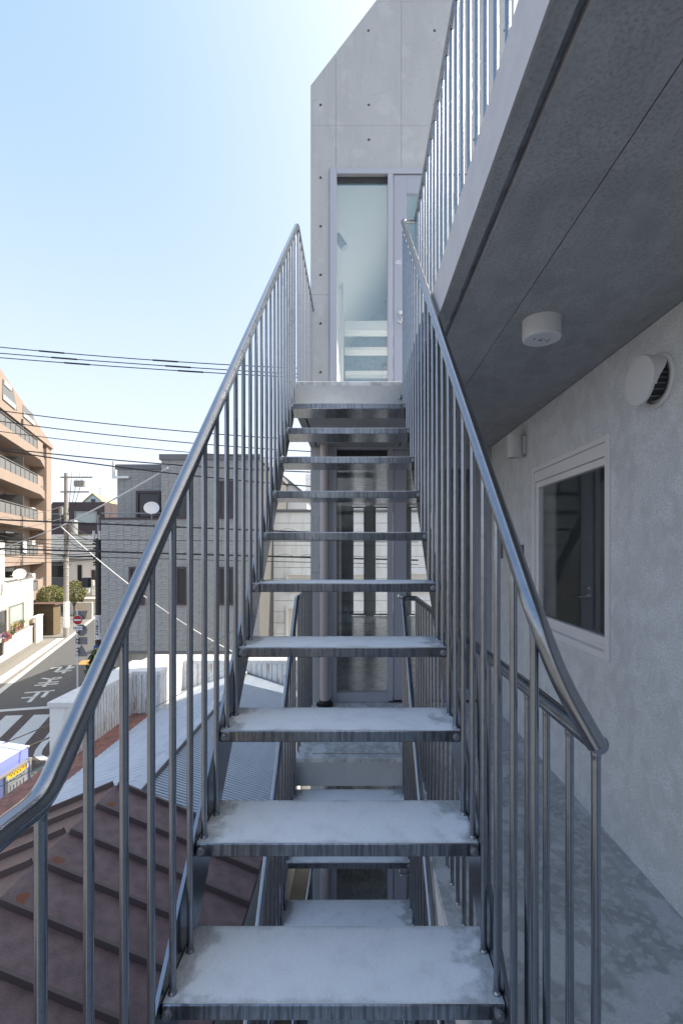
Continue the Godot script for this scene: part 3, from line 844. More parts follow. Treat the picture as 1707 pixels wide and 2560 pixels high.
# ---------------------------------------------------------------- fittings
func fittings() -> void:
	var o := thing("ceiling_light", "round white surface light on the concrete soffit", "light", Vector3(0.775, F4 - SLAB, -2.06))
	var st := newst()
	lathe(st, [Vector2(0.0, -0.082), Vector2(0.070, -0.082), Vector2(0.077, -0.078), Vector2(0.078, -0.072), Vector2(0.078, 0.0)], 40)
	obj(o, "housing", st, M.white_plastic)
	st = newst()
	lathe(st, [Vector2(0, -0.0865), Vector2(0.006, -0.0865), Vector2(0.015, -0.0825), Vector2(0.015, -0.080)], 18)
	obj(o, "lens", st, M.chrome)
	for q in [[-0.035, 0.01], [0.026, -0.012], [0.03, 0.004]]:
		st = newst()
		lathe(st, [Vector2(0, -0.0832), Vector2(0.0045, -0.0832), Vector2(0.0045, -0.0815)], 10, Transform3D(Basis(), Vector3(q[0], 0, q[1])))
		obj(o, "sensor", st, M.grey_trim)
	o = thing("wall_lamp", "white cylindrical wall lamp near the corridor end above the intercom", "lamp", p(1.258, 0.778, 3.68))
	st = newst()
	lathe(st, [Vector2(0.048, -0.082), Vector2(0.055, -0.086), Vector2(0.055, 0.086), Vector2(0.052, 0.088), Vector2(0, 0.088)], 28, Transform3D(Basis(), Vector3(-0.075, 0, 0)))
	lathe(st, [Vector2(0, -0.03), Vector2(0.048, -0.03), Vector2(0.048, -0.082)], 28, Transform3D(Basis(Vector3.RIGHT, 0), Vector3(-0.075, 0, 0)))
	obj(o, "shade", st, M.white_plastic)
	bx(o, "back_plate", M.white_plastic, Vector3(-0.028, -0.062, 0.042), Vector3(0.0, 0.072, -0.042), 0.003)
	# round air vent with a disc cover
	o = thing("wall_vent", "round white air vent with disc cover on the corridor wall", "vent", p(1.258, 0.706, 2.05))
	var turn := Transform3D(Basis(Vector3.BACK, PI / 2), Vector3.ZERO)   # local y points to -x
	st = newst()
	lathe(st, [Vector2(0.112, 0.0), Vector2(0.112, 0.008), Vector2(0.104, 0.014), Vector2(0.094, 0.014), Vector2(0.094, 0.004)], 48, turn)
	obj(o, "flange", st, M.white_plastic)
	st = newst()
	lathe(st, [Vector2(0.099, 0.070), Vector2(0.1025, 0.072), Vector2(0.1025, 0.082), Vector2(0.099, 0.086), Vector2(0.0, 0.0885)], 48, turn)
	lathe(st, [Vector2(0.0, 0.070), Vector2(0.099, 0.070)], 48, turn)
	obj(o, "cover_disc", st, M.white_plastic)
	# hood skirt: closed on top and far side, open below and towards the stair foot
	st = newst()
	for k in 40:
		var a0 := deg_to_rad(-60 + 265.0 * k / 40)
		var a1 := deg_to_rad(-60 + 265.0 * (k + 1) / 40)
		var cut := func(a: float) -> float: return 0.014 + 0.05 * smoothstep(62.0, 132.0, absf(rad_to_deg(a) - 72.5))
		var w := func(a: float, h: float) -> Vector3: return Vector3(-h, 0.1 * sin(a), -0.1 * cos(a))
		quad(st, w.call(a0, cut.call(a0)), w.call(a0, 0.071), w.call(a1, 0.071), w.call(a1, cut.call(a1)))
	obj(o, "hood", st, M.white_plastic)
	st = newst()
	lathe(st, [Vector2(0.0, 0.012), Vector2(0.08, 0.012), Vector2(0.08, 0.069)], 32, turn)
	obj(o, "duct", st, M.dark)
	for k in 8:
		var y := -0.075 + 0.02 * k
		var hw := sqrt(0.086 * 0.086 - y * y)
		bx(o, "louvre", M.grey_trim, Vector3(-0.016, y, -hw), Vector3(-0.066, y + 0.003, hw))
	o = thing("intercom", "slim dark intercom panel on the corridor wall beside the window", "intercom", p(1.258, -0.042, 3.74))
	bx(o, "case", M.grey_trim, Vector3(-0.026, -0.083, 0.045), Vector3(0, 0.083, -0.045), 0.004)
	bx(o, "front", M.black_plastic, Vector3(-0.029, -0.05, 0.03), Vector3(-0.0255, 0.06, -0.03))
	o = thing("tall_interphone", "narrow grey door phone plate beside the far door", "interphone", p(1.258, 0.02, 4.25))
	bx(o, "case", M.grey_trim, Vector3(-0.02, -0.09, 0.03), Vector3(0, 0.09, -0.03), 0.003)
	bx(o, "front", M.black_plastic, Vector3(-0.023, -0.07, 0.02), Vector3(-0.0195, 0.03, -0.02))
	for f in [[F3, "pinkish grey rain pipe with black collar beside the third floor window", F4], [F2, "rain pipe on the landing below the grey concrete beam", F3]]:
		o = thing("rain_pipe", f[1], "pipe", Vector3(-0.288, f[0], -4.50), 0.0, "rain pipes on the landings")
		st = newst()
		lathe(st, [Vector2(0.043, 0.02), Vector2(0.043, f[2] - f[0] - SLAB - 0.001)], 28)
		lathe(st, [Vector2(0.043, 1.9), Vector2(0.0455, 1.902), Vector2(0.0455, 1.97), Vector2(0.043, 1.972)], 28)
		obj(o, "pipe", st, M.pipe)
		st = newst()
		lathe(st, [Vector2(0.078, 0.001), Vector2(0.078, 0.012), Vector2(0.055, 0.016), Vector2(0.052, 0.05), Vector2(0.0435, 0.052)], 28)
		for k in 10:
			var a := TAU * k / 10
			box(st, Vector3(cos(a) * 0.066 - 0.006, 0.012, sin(a) * 0.066 - 0.006), Vector3(cos(a) * 0.066 + 0.006, 0.028, sin(a) * 0.066 + 0.006))
		obj(o, "collar", st, M.black_plastic)
	o = thing("spotlight", "white cylinder spotlight high behind the fourth floor window", "spotlight", p(-0.28, 3.5, 5.6))
	bar(o, "arm", M.white_plastic, [Vector3(0, 0, 0), Vector3(0.07, 0.01, 0)], 0.008)
	bar(o, "head", M.white_plastic, [Vector3(0.06, 0.075, 0.0), Vector3(0.15, -0.075, 0.02)], 0.045, 20)
	o = thing("anchor_bolt", "round bolt head on the landing edge beside the stair", "bolt", p(0.30, 1.155 - 0.11, 3.361))
	st = newst()
	lathe(st, [Vector2(0.016, 0), Vector2(0.016, 0.01), Vector2(0.008, 0.018), Vector2(0, 0.018)], 14, Transform3D(Basis(Vector3.RIGHT, PI / 2), Vector3.ZERO))
	obj(o, "head", st, M.bolt)

# ---------------------------------------------------------------- neighbours close by
# sheet with trapezoid ribs between two top points and two bottom points
func ribbed(st: SurfaceTool, a: Vector3, b: Vector3, down0: Vector3, down1: Vector3, out: Vector3, pitch: float, deep: float) -> void:
	var n := maxi(1, roundi(a.distance_to(b) / pitch))
	var prev := []
	for i in n:
		for q in [[0.0, 0.0], [0.06, 1.0], [0.74, 1.0], [0.80, 0.0]]:
			var t: float = (i + q[0]) / n
			var top: Vector3 = a.lerp(b, t) + out * deep * q[1]
			var bot: Vector3 = top + down0.lerp(down1, t)
			if prev.size(): quad(st, prev[1], bot, top, prev[0])
			prev = [top, bot]
	quad(st, prev[1], b + down1, b, prev[0])

func roofs() -> void:
	# brown standing seam roof below on the left: ridge x -2.56, y EY - 2.5
	var h := thing("brown_roof_house", "low house with dark brown standing seam roof and rust spots", "house", Vector3(-2.56, 0, -2.0))
	var yr := EY - 2.5
	var pitch := 0.4375
	var far := 5.24
	bx(h, "wall", M.offwhite, Vector3(-1.35, 0, 5.0), Vector3(1.42, yr - 0.75, -3.1))
	var slope := 0.41
	var run := 1.6
	for side in [1.0, -1.0]:
		var st := newst()
		var c := Vector3(run * side, -run * slope, 0)
		var nrm := Vector3(slope * side, 1, 0).normalized()
		var w0 := Vector3(0, 0, 0.0)
		var w1 := Vector3(0, 0, pitch - 0.002)
		if side > 0: quad(st, w1, c + w1, c, w0, [Vector2(1, 0), Vector2(1, 1), Vector2(0, 1), Vector2(0, 0)])
		else: quad(st, w0, c, c + w1, w1, [Vector2(0, 0), Vector2(0, 1), Vector2(1, 1), Vector2(1, 0)])
		var e := Vector3(0, -0.05, 0)
		if side > 0: quad(st, c + w1 + e, c + e, c, c + w1)
		else: quad(st, c + e, c + w1 + e, c + w1, c)
		var pan := st.commit()
		st = newst()
		var rw := 0.028
		var up := nrm * 0.05
		var s0 := Vector3(0, 0, -rw * 0.5)
		var s1 := Vector3(0, 0, rw * 0.5)
		var a0 := Vector3(0.02 * side, -0.02 * slope, 0)
		var pts := [a0 + s0, a0 + s1, c + s1, c + s0]
		if side < 0: pts = [a0 + s1, a0 + s0, c + s0, c + s1]
		quad(st, pts[0] + up, pts[1] + up, pts[2] + up, pts[3] + up)
		for k in 4: quad(st, pts[(k + 1) % 4], pts[(k + 1) % 4] + up, pts[k] + up, pts[k])
		var cap := st.commit()
		for k in 16:
			var z := -(far - 2.0) + pitch * k
			put(h, "roof_pan", pan, M["brown%d" % (k % 3)] if side > 0 else M.brown_faded, Vector3(0, yr, z))
			put(h, "seam", cap, M.brown_cap, Vector3(0, yr + 0.001, z))
	var st2 := newst()
	for q in [[0.0, 0.0], [0.0, 1.0]]: pass
	prism(st2, PackedVector2Array([Vector2(-1.35, yr - 0.62), Vector2(1.42, yr - 0.65), Vector2(0, yr - 0.03)]), Vector3(0, 0, -3.1), Vector3.RIGHT, Vector3.UP, Vector3(0, 0, -0.06))
	obj(h, "gable", st2, M.offwhite)

	# shop with ribbed sheet roof and white parapet of painted sheets
	var s := thing("sheet_roof_shop", "low shop with pale ribbed metal roof behind a peeling white sheet parapet", "building", Vector3(-2.56, 0, -8.0))
	var ry := EY - 2.75
	bx(s, "wall", M.offwhite, Vector3(-1.75, 0, 2.6), Vector3(1.3, ry - 0.62, -3.3))
	var st := newst()
	var z1 := 2.72
	var z0 := -3.2
	var n := int((z1 - z0) / 0.056)
	var sl := 0.31
	var rn := 1.45
	for i in n:
		var za := z1 + (z0 - z1) * i / n
		var zb := z1 + (z0 - z1) * (i + 1) / n
		var at := func(x: float, z: float, up: float) -> Vector3: return Vector3(x, ry - 0.03 - x * sl + up, z)
		var lips := [[za, 0.018], [lerpf(za, zb, 0.56), 0.018], [lerpf(za, zb, 0.64), -0.008], [lerpf(za, zb, 0.92), -0.008], [zb, 0.018]]
		for k in 4:
			var e: Array = lips[k]
			var f: Array = lips[k + 1]
			quad(st, at.call(0.06, e[0], e[1]), at.call(rn, e[0], e[1]), at.call(rn, f[0], f[1]), at.call(0.06, f[0], f[1]))
	obj(s, "ribbed_sheet", st, M.blue_sheet)
	for k in 4:
		var za := z1 + (z0 - z1) * k / 4.0
		var zb := z1 + (z0 - z1) * (k + 1) / 4.0
		st = newst()
		quad(st, Vector3(-1.45, ry - 0.45, za), Vector3(0, ry, za), Vector3(0, ry, zb + 0.004), Vector3(-1.45, ry - 0.45, zb + 0.004))
		for q in 12:
			var z := lerpf(za, zb, (q + 0.5) / 12.0)
			for w in [[-0.012, 0.012]]:
				quad(st, Vector3(-1.45, ry - 0.45, z + w[1]), Vector3(-0.02, ry - 0.004, z + w[1]), Vector3(-0.02, ry + 0.006, z), Vector3(-1.45, ry - 0.438, z))
				quad(st, Vector3(-1.45, ry - 0.438, z), Vector3(-0.02, ry + 0.006, z), Vector3(-0.02, ry - 0.004, z + w[0]), Vector3(-1.45, ry - 0.45, z + w[0]))
		obj(s, "roof_sheet", st, M.pale_sheet)
	bx(s, "ridge_cap", M.pale_sheet, Vector3(-0.05, ry - 0.004, z1), Vector3(0.10, ry + 0.018, z0), 0.004)
	bx(s, "ridge_shadow_lip", M.grey_trim, Vector3(0.101, ry - 0.05, z1), Vector3(0.112, ry - 0.008, z0))
	bx(s, "gutter_deck", M.red_roof, Vector3(-2.05, ry - 0.60, 2.6), Vector3(-1.40, ry - 0.47, -3.3))
	# parapet runs: left side, box, inner side, far end
	var top := EY - 2.42
	var floor_y := EY - 3.22
	var P := func(x: float, d: float) -> Vector3: return Vector3(x + 2.56, top, -d + 8.0)
	var dn := Vector3(0, floor_y - top, 0)
	var runs := [[-4.43, 7.75, -4.43, 8.5, Vector3.RIGHT], [-4.43, 8.5, -4.43, 9.75, Vector3.RIGHT], [-4.43, 9.75, -3.9, 9.75, Vector3.BACK], [-3.9, 9.75, -3.95, 11.2, Vector3.RIGHT]]
	for q in runs:
		st = newst()
		var a: Vector3 = P.call(q[0], q[1])
		var b: Vector3 = P.call(q[2], q[3])
		if q[4] == Vector3.RIGHT: ribbed(st, a, b, dn, dn, q[4], 0.1, 0.028)
		else: ribbed(st, a, b, dn, dn, q[4], 0.1, 0.028)
		obj(s, "parapet_sheet", st, M.old_white)
	st = newst()
	var g0: Vector3 = P.call(-3.95, 11.2)
	var g1: Vector3 = P.call(-2.60, 11.2)
	var g2: Vector3 = P.call(-0.6, 11.2)
	ribbed(st, g0 - Vector3(0, 0.12, 0), g1 - Vector3(0, 0.12, 0), dn + Vector3(0, 0.14, 0), Vector3(0, -0.19, 0), Vector3.BACK, 0.12, 0.028)
	obj(s, "parapet_sheet", st, M.old_white)
	st = newst()
	ribbed(st, g1 - Vector3(0, 0.12, 0), g2 - Vector3(0, 0.12, 0), Vector3(0, -0.19, 0), dn - Vector3(0, 0.05, 0), Vector3.BACK, 0.12, 0.028)
	obj(s, "parapet_sheet", st, M.old_white)
	bx(s, "flashing", M.grey_trim, Vector3(0.0, ry - 0.02, -3.13), Vector3(0.02, ry + 0.05, -3.2))
	for q in [[-4.85, 7.72, -4.405, 8.5], [-4.85, 8.503, -4.405, 9.72], [-4.85, 9.723, -3.87, 10.7], [-4.5, 10.703, -3.92, 11.15], [-4.5, 11.153, -0.6, 11.75]]:
		var low := 0.0 if q[1] < 11.0 else 0.10
		bx(s, "parapet_cap", M.cap_white, Vector3(q[0] + 2.56, top - 0.05 - low, -q[1] + 8.0), Vector3(q[2] + 2.56, top + 0.03 - low, -q[3] + 8.0), 0.006)
	bx(s, "parapet_back", M.offwhite, Vector3(-2.27, 0.0, 0.24), Vector3(-1.90, top - 0.06, -3.7))
	bx(s, "parapet_back", M.offwhite, Vector3(-1.88, 0.0, -3.22), Vector3(1.95, top - 0.18, -3.7))

	# violet booth with aluminium frame and notice
	var v := thing("violet_booth", "violet blue panelled booth with aluminium frame and yellow notice", "booth", Vector3(-7.27, 0, -11.0))
	st = newst()
	prism(st, PackedVector2Array([Vector2(-2.4, 0), Vector2(-0.19, 0), Vector2(-0.19, 2.1), Vector2(-2.4, 2.45)]), Vector3(0, 0, -0.2), Vector3.RIGHT, Vector3.UP, Vector3(0, 0, 4.2))
	obj(v, "body", st, M.violet)
	st = newst()
	quad(st, Vector3(-0.17, 2.105, 4.02), Vector3(-0.17, 2.105, -0.22), Vector3(-2.42, 2.46, -0.22), Vector3(-2.42, 2.46, 4.02))
	obj(v, "roof_sheet", st, M.violet_pale)
	for k in 4:
		bx(v, "roof_batten", M.sign_white, Vector3(-0.175, 2.09, -0.2 + 1.0 * k), Vector3(-0.16, 2.12, -0.16 + 1.0 * k))
	bx(v, "top_bar", M.alu, Vector3(-0.06, 1.87, -0.02), Vector3(0.02, 1.93, 4.0), 0.004)
	for z in [-0.02, 0.75, 1.9, 3.0]:
		bx(v, "post", M.alu, Vector3(-0.05, 0, z), Vector3(0.01, 1.868, z + 0.06), 0.004)
	for q in [[0.04, 0.75], [0.81, 1.9], [1.96, 3.0]]:
		bx(v, "panel", M.violet_pale, Vector3(-0.04, 0.05, q[0] + 0.003), Vector3(-0.02, 1.866, q[1] - 0.003))
	var im := Image.create(128, 128, false, Image.FORMAT_RGB8)
	im.fill(Color(0.92, 0.92, 0.9))
	im.fill_rect(Rect2i(0, 0, 128, 34), Color(0.85, 0.66, 0.12))
	im.fill_rect(Rect2i(0, 66, 128, 3), Color(0.85, 0.66, 0.12))
	for k in 12: im.fill_rect(Rect2i(8 + 10 * k, 6 + (k * 5) % 9, 7, 6 + (k * 7) % 14), Color(0.08, 0.08, 0.08))
	for k in 5: im.fill_rect(Rect2i(10 + 22 * k, 42 + (k % 2) * 4, 14, 5), Color(0.15, 0.15, 0.15))
	for k in 3: im.fill_rect(Rect2i(84 + 13 * k, 54, 8, 4), Color(0.8, 0.25, 0.2))
	for k in 5: im.fill_rect(Rect2i(12 + 22 * k, 76 + (k * 7) % 11, 6, 34), Color(0.35, 0.3, 0.28))
	st = newst()
	quad(st, Vector3(-0.015, 1.42, 0.70), Vector3(-0.015, 1.42, 0.10), Vector3(-0.015, 1.86, 0.10), Vector3(-0.015, 1.86, 0.70))
	var nm := StandardMaterial3D.new()
	nm.albedo_texture = ImageTexture.create_from_image(im)
	nm.roughness = 0.5
	obj(v, "notice", st, nm)

# ---------------------------------------------------------------- foliage
func leaves(count: int, size: float, spread: Callable, seed_: int, dark: Color, light: Color) -> Mesh:
	var r := RandomNumberGenerator.new()
	r.seed = seed_
	var st := newst()
	for i in count:
		var c: Vector3 = spread.call(r)
		var u := Vector3(r.randf_range(-1, 1), r.randf_range(-1, 1), r.randf_range(-1, 1)).normalized()
		var v := u.cross(Vector3(r.randf_range(-1, 1), r.randf_range(-1, 1), r.randf_range(-1, 1))).normalized()
		var s := size * r.randf_range(0.6, 1.3)
		var col := dark.lerp(light, r.randf())
		var n := v.cross(u).normalized()
		var vs := [c - u * s, c + v * s * 0.45, c + u * s, c - v * s * 0.45]
		for j in [0, 2, 1, 0, 3, 2]:
			st.set_normal(n)
			st.set_color(col)
			st.set_uv(Vector2.ZERO)
			st.add_vertex(vs[j])
	return st.commit()

func bush(at: Vector3, r: Vector3, trunk: float, label: String, seed_: int) -> void:
	var o := thing("clipped_tree", label, "tree", at, 0.0, "clipped trees at the road bend")
	var ball := func(g: RandomNumberGenerator) -> Vector3:
		var d := Vector3(g.randf_range(-1, 1), g.randf_range(-1, 1), g.randf_range(-1, 1))
		while d.length() > 1.0 or d.length() < 0.1: d = Vector3(g.randf_range(-1, 1), g.randf_range(-1, 1), g.randf_range(-1, 1))
		var bump := 1.0 + 0.08 * sin(d.x * 9.0 + seed_) * cos(d.y * 7.0) + 0.06 * sin(d.z * 11.0)
		return Vector3(0, trunk + r.y * 0.9, 0) + d.normalized() * pow(d.length(), 0.28) * bump * r
	put(o, "crown", leaves(4200, 0.07, ball, seed_, Color(0.06, 0.085, 0.02), Color(0.27, 0.26, 0.09)), M.leaf)
	bar(o, "trunk", M.bark, [Vector3(0, 0, 0), Vector3(0.05, trunk * 0.6, 0.02), Vector3(0, trunk + r.y * 0.8, 0)], 0.07, 7)
	for k in 3:
		var a := TAU * k / 3.0 + seed_
		bar(o, "limb", M.bark, [Vector3(0.03, trunk * 0.7, 0), Vector3(cos(a) * r.x * 0.5, trunk + r.y * 0.7, sin(a) * r.z * 0.5)], 0.035, 6)

# ---------------------------------------------------------------- the tiled house and the white houses behind
func pane_window(parent: Node, x0: float, x1: float, y0: float, y1: float, z: float, fm: Material, pm: Material, fr := 0.06, proud := 0.05) -> void:
	var w := Node3D.new()
	w.name = "window"
	parent.add_child(w, true)
	var st := newst()
	for b in [[x0, x0 + fr, y0, y1], [x1 - fr, x1, y0, y1], [x0 + fr, x1 - fr, y0, y0 + fr], [x0 + fr, x1 - fr, y1 - fr, y1]]:
		box(st, Vector3(b[0], b[2], z - 0.03), Vector3(b[1], b[3], z + proud))
	obj(w, "frame", st, fm)
	bx(w, "pane", pm, Vector3(x0 + fr * 0.8, y0 + fr * 0.8, z - 0.02), Vector3(x1 - fr * 0.8, y1 - fr * 0.8, z + proud * 0.3))

func tiled_house() -> void:
	var h := thing("tiled_house", "grey tiled three storey house with dark framed windows across the roofs", "house", Vector3(-6.07, 0, -17.0))
	var ox := 6.07
	var yb := EY - 3.475
	var ybal := EY + 1.08
	var ytop := EY + 3.12
	bx(h, "wall", M.siding_back, Vector3(-2.73, yb, -0.03), Vector3(2.72, ybal - 0.05, -9.0))
	bx(h, "wall", M.siding_back, Vector3(-0.62, ybal - 0.05, -0.03), Vector3(2.72, ytop, -9.0))
	bx(h, "wall", M.siding_back, Vector3(-2.66, ybal - 0.05, -1.03), Vector3(-0.62, ytop - 0.05, -9.0))
	# ground floor set back with entrance doors
	bx(h, "ground_floor_wall", M.offwhite, Vector3(-2.6, 0, -0.9), Vector3(2.6, yb, -9.0))
	bx(h, "porch_beam", M.grey_trim, Vector3(-2.75, yb - 0.10, 0.02), Vector3(2.74, yb - 0.002, -0.9))
	bx(h, "porch_wall", M.siding, Vector3(-2.73, 0, 0.0), Vector3(-2.2, yb - 0.101, -0.9))
	for q in [[-1.55, -0.95], [0.1, 0.5]]:
		pane_window(h, q[0], q[1], 1.0, yb - 0.28, -0.88, M.white, M.plum, 0.07)
	# columns of tiles: a column is a part, its courses are relief
	var cols := []
	for v in 2:
		var st := newst()
		var ch := 0.0885
		var y := 0.0 if v == 0 else -ch * 0.5
		var n := 0
		while y < ybal - yb - 0.02:
			var a := maxf(y, 0.0) + 0.006
			var b := minf(y + ch, ybal - yb)
			if b > a + 0.01:
				var t := 0.012 + 0.006 * sin(n * 2.4 + v)
				quad(st, Vector3(0.004, a, t + 0.004), Vector3(0.258, a, t + 0.004), Vector3(0.258, b, t), Vector3(0.004, b, t))
				quad(st, Vector3(0.004, b, t), Vector3(0.258, b, t), Vector3(0.258, b, -0.02), Vector3(0.004, b, -0.02))
				quad(st, Vector3(0.004, a, -0.02), Vector3(0.258, a, -0.02), Vector3(0.258, a, t + 0.004), Vector3(0.004, a, t + 0.004))
				quad(st, Vector3(0.004, a, -0.02), Vector3(0.004, a, t), Vector3(0.004, b, t), Vector3(0.004, b, -0.02))
			y += ch
			n += 1
		cols.append(st.commit())
	for k in 21:
		put(h, "tile_column", cols[k % 2], M.siding, Vector3(-2.73 + 0.2597 * k, yb, 0))
	var hi := (ytop - ybal) / (ybal - yb)
	for k in 13:
		put(h, "tile_column", cols[(k + 1) % 2], M.siding, Vector3(-0.65 + 0.2597 * k, ybal, 0), Basis().scaled(Vector3(1, hi, 1)))
	for k in 8:
		put(h, "tile_column", cols[k % 2], M.siding, Vector3(-2.66 + 0.2597 * k, ybal, -1.0), Basis().scaled(Vector3(1, hi, 1)))
	bx(h, "roof_trim", M.grey_trim, Vector3(-0.72, ytop, 0.06), Vector3(2.78, ytop + 0.2, -9.0), 0.01)
	bx(h, "roof_trim", M.grey_trim, Vector3(-2.72, ytop - 0.16, -0.94), Vector3(-0.73, ytop + 0.02, -9.0), 0.01)
	bx(h, "balcony_coping", M.plum, Vector3(-2.80, ybal - 0.02, 0.06), Vector3(-0.66, ybal + 0.05, -0.14), 0.005)
	bx(h, "downpipe", M.offwhite, Vector3(-2.80, ytop - 0.5, -0.88), Vector3(-2.72, ytop + 0.12, -0.96))
	bx(h, "downpipe", M.offwhite, Vector3(-2.72, ytop - 0.5, -0.86), Vector3(-2.2, ytop - 0.42, -0.94))
	bar(h, "balcony_rail", M.steel_grey, [Vector3(-2.72, ybal + 0.20, 0.0), Vector3(-0.66, ybal + 0.20, 0.0)], 0.02)
	bar(h, "rail_bracket", M.steel_grey, [Vector3(-2.45, ybal + 0.04, -0.04), Vector3(-2.45, ybal + 0.20, 0.0)], 0.015)
	for q in [[-7.82, -7.29, -1.89, -0.57], [-6.20, -5.81, -1.89, -0.57], [-4.73, -4.21, -1.89, -0.57], [-6.20, -5.81, 1.09, 2.12], [-4.73, -4.21, 1.09, 2.40]]:
		pane_window(h, q[0] + ox, q[1] + ox, EY + q[2], EY + q[3], 0.02, M.plum, M.pane, 0.07, 0.06)
	pane_window(h, -8.01 + ox, -7.14 + ox, EY + 1.0, EY + 2.17, -0.98, M.plum, M.pane, 0.09, 0.08)
	bx(h, "roof_unit", M.white, Vector3(-0.85, ytop + 0.02, -1.5), Vector3(-0.5, ytop + 0.38, -1.9))
	dish(p(-7.0, 1.42, 16.85), 0.25, "white satellite dish in front of the grey tiled house")
	# roof light of corrugated sheet
	var st := newst()
	for k in 9:
		box(st, Vector3(0.0 + 0.28 * k, ytop + 0.2, -2.0), Vector3(0.02 + 0.28 * k, ytop + 0.38, -4.0))
	box(st, Vector3(-0.1, ytop + 0.38, -1.9), Vector3(2.5, ytop + 0.41, -4.1))
	obj(h, "roof_canopy", st, M.pale_sheet)

func dish(at: Vector3, r: float, label: String) -> void:
	var o := thing("satellite_dish", label, "satellite dish", at, 0.35, "satellite dishes")
	var st := newst()
	var prof := []
	for k in 7: prof.append(Vector2(r * k / 6.0, 0.25 * r * pow(k / 6.0, 2.0)))
	lathe(st, prof, 28, Transform3D(Basis(Vector3.RIGHT, PI / 2 - 0.5), Vector3.ZERO))
	prof.reverse()
	for k in prof.size(): prof[k] = prof[k] + Vector2(0, 0.008)
	lathe(st, prof, 28, Transform3D(Basis(Vector3.RIGHT, PI / 2 - 0.5), Vector3.ZERO))
	obj(o, "reflector", st, M.white_plastic)
	bar(o, "arm", M.steel_grey, [Vector3(0, -r * 0.9, 0.05), Vector3(0, -r * 0.75, r * 0.95)], 0.012)
	bar(o, "receiver", M.white_plastic, [Vector3(0, -r * 0.75, r * 0.9), Vector3(0, -r * 0.6, r * 1.0)], 0.035)
	bar(o, "mount", M.steel_grey, [Vector3(0, 0, -0.03), Vector3(0, -r * 0.2, -0.1), Vector3(0, -r * 1.5, -0.1)], 0.02)

func back_houses() -> void:
	# cream sided building behind the stair
	var c := thing("cream_sided_building", "cream building of wide horizontal boards seen behind the stair treads", "building", Vector3(0, 0, -20.0))
	bx(c, "wall", M.siding_back, Vector3(-3.68, 0, -0.02), Vector3(6.0, 8.05, -7))
	for k in 18:
		bx(c, "board", M.offwhite, Vector3(-3.70, 0.02 + 0.45 * k, 0.03), Vector3(6.02, 0.02 + 0.45 * k + 0.436, -0.05), 0.008)
	bx(c, "roof_edge", M.grey_trim, Vector3(-3.78, 8.12, 0.12), Vector3(6.1, 8.22, -7))
	for q in [[-2.75, 0.6, 4.85, 5.55], [-2.75, -0.9, 3.1, 4.2], [1.6, 3.4, 4.8, 5.6]]:
		var st := newst()
		var n := 5
		for k in n:
			var y0: float = lerpf(q[2], q[3], float(k) / n)
			box(st, Vector3(q[0], y0 + 0.006, 0.05), Vector3(q[1], lerpf(q[2], q[3], (k + 1.0) / n), 0.08))
		obj(c, "shutter", st, M.cream)
		bx(c, "shutter_frame", M.offwhite, Vector3(q[0] - 0.09, q[2], 0.035), Vector3(q[0] - 0.004, q[3] + 0.1, 0.12))
		bx(c, "shutter_head", M.offwhite, Vector3(q[0], q[3] + 0.004, 0.035), Vector3(q[1], q[3] + 0.12, 0.13))
	bar(c, "downpipe", M.plum, [Vector3(-3.62, 0, 0.1), Vector3(-3.62, 8.0, 0.1)], 0.04)
	var g := thing("white_gable_house", "white gable house wall between the tiled house and the cream building", "house", Vector3(-4.3, 0, -24.0))
	var st2 := newst()
	prism(st2, PackedVector2Array([Vector2(-2.5, 0), Vector2(1.9, 0), Vector2(1.9, EY + 2.6), Vector2(-0.5, EY + 4.55), Vector2(-2.5, EY + 3.0)]), Vector3.ZERO, Vector3.RIGHT, Vector3.UP, Vector3(0, 0, -6))
	obj(g, "wall", st2, M.white)
	var re := newst()
	prism(re, PackedVector2Array([Vector2(-0.5, EY + 4.56), Vector2(-0.5, EY + 4.68), Vector2(2.1, EY + 2.56), Vector2(2.1, EY + 2.44)]), Vector3(0, 0, 0.15), Vector3.RIGHT, Vector3.UP, Vector3(0, 0, -6))
	obj(g, "roof_edge", re, M.grey_trim)
	pane_window(g, -0.45, -0.15, EY - 0.2, EY + 1.8, 0.0, M.alu, M.pane)
	pane_window(g, 0.9, 1.4, EY + 0.5, EY + 1.5, 0.0, M.alu, M.pane)
	var f := thing("white_block", "tall white block with small sliding windows beyond the cream building", "building", Vector3(0, 0, -33.0))
	bx(f, "wall", M.white, Vector3(-3.4, 0, 0), Vector3(8.0, EY + 5.1, -8))
	bx(f, "upper_storey", M.white, Vector3(-2.9, EY + 5.1, -1.0), Vector3(7.5, EY + 7.2, -8))
	for y in [4.95, 3.22, 1.2]:
		for x in [-3.0, -0.6, 1.8, 4.2]:
			pane_window(f, x, x + 1.35, EY + y, EY + y + 0.55, 0.0, M.alu, M.pane, 0.05)
	for y in [4.8, 2.75]: bx(f, "ledge", M.offwhite, Vector3(-3.42, EY + y - 0.05, 0.04), Vector3(8.02, EY + y, -0.2))
	var rl := newst()
	for k in 24: box(rl, Vector3(-3.3 + 0.3 * k, EY + 5.1, -0.3), Vector3(-3.27 + 0.3 * k, EY + 5.6, -0.33))
	box(rl, Vector3(-3.3, EY + 5.58, -0.29), Vector3(4.0, EY + 5.62, -0.34))
	obj(f, "roof_railing", rl, M.alu)

# ---------------------------------------------------------------- left side of the street
const TURN := 1.9134      # local x runs up the street, local z faces it

func along(x: float, d: float) -> Vector3:
	return Vector3(x, 0, -d)

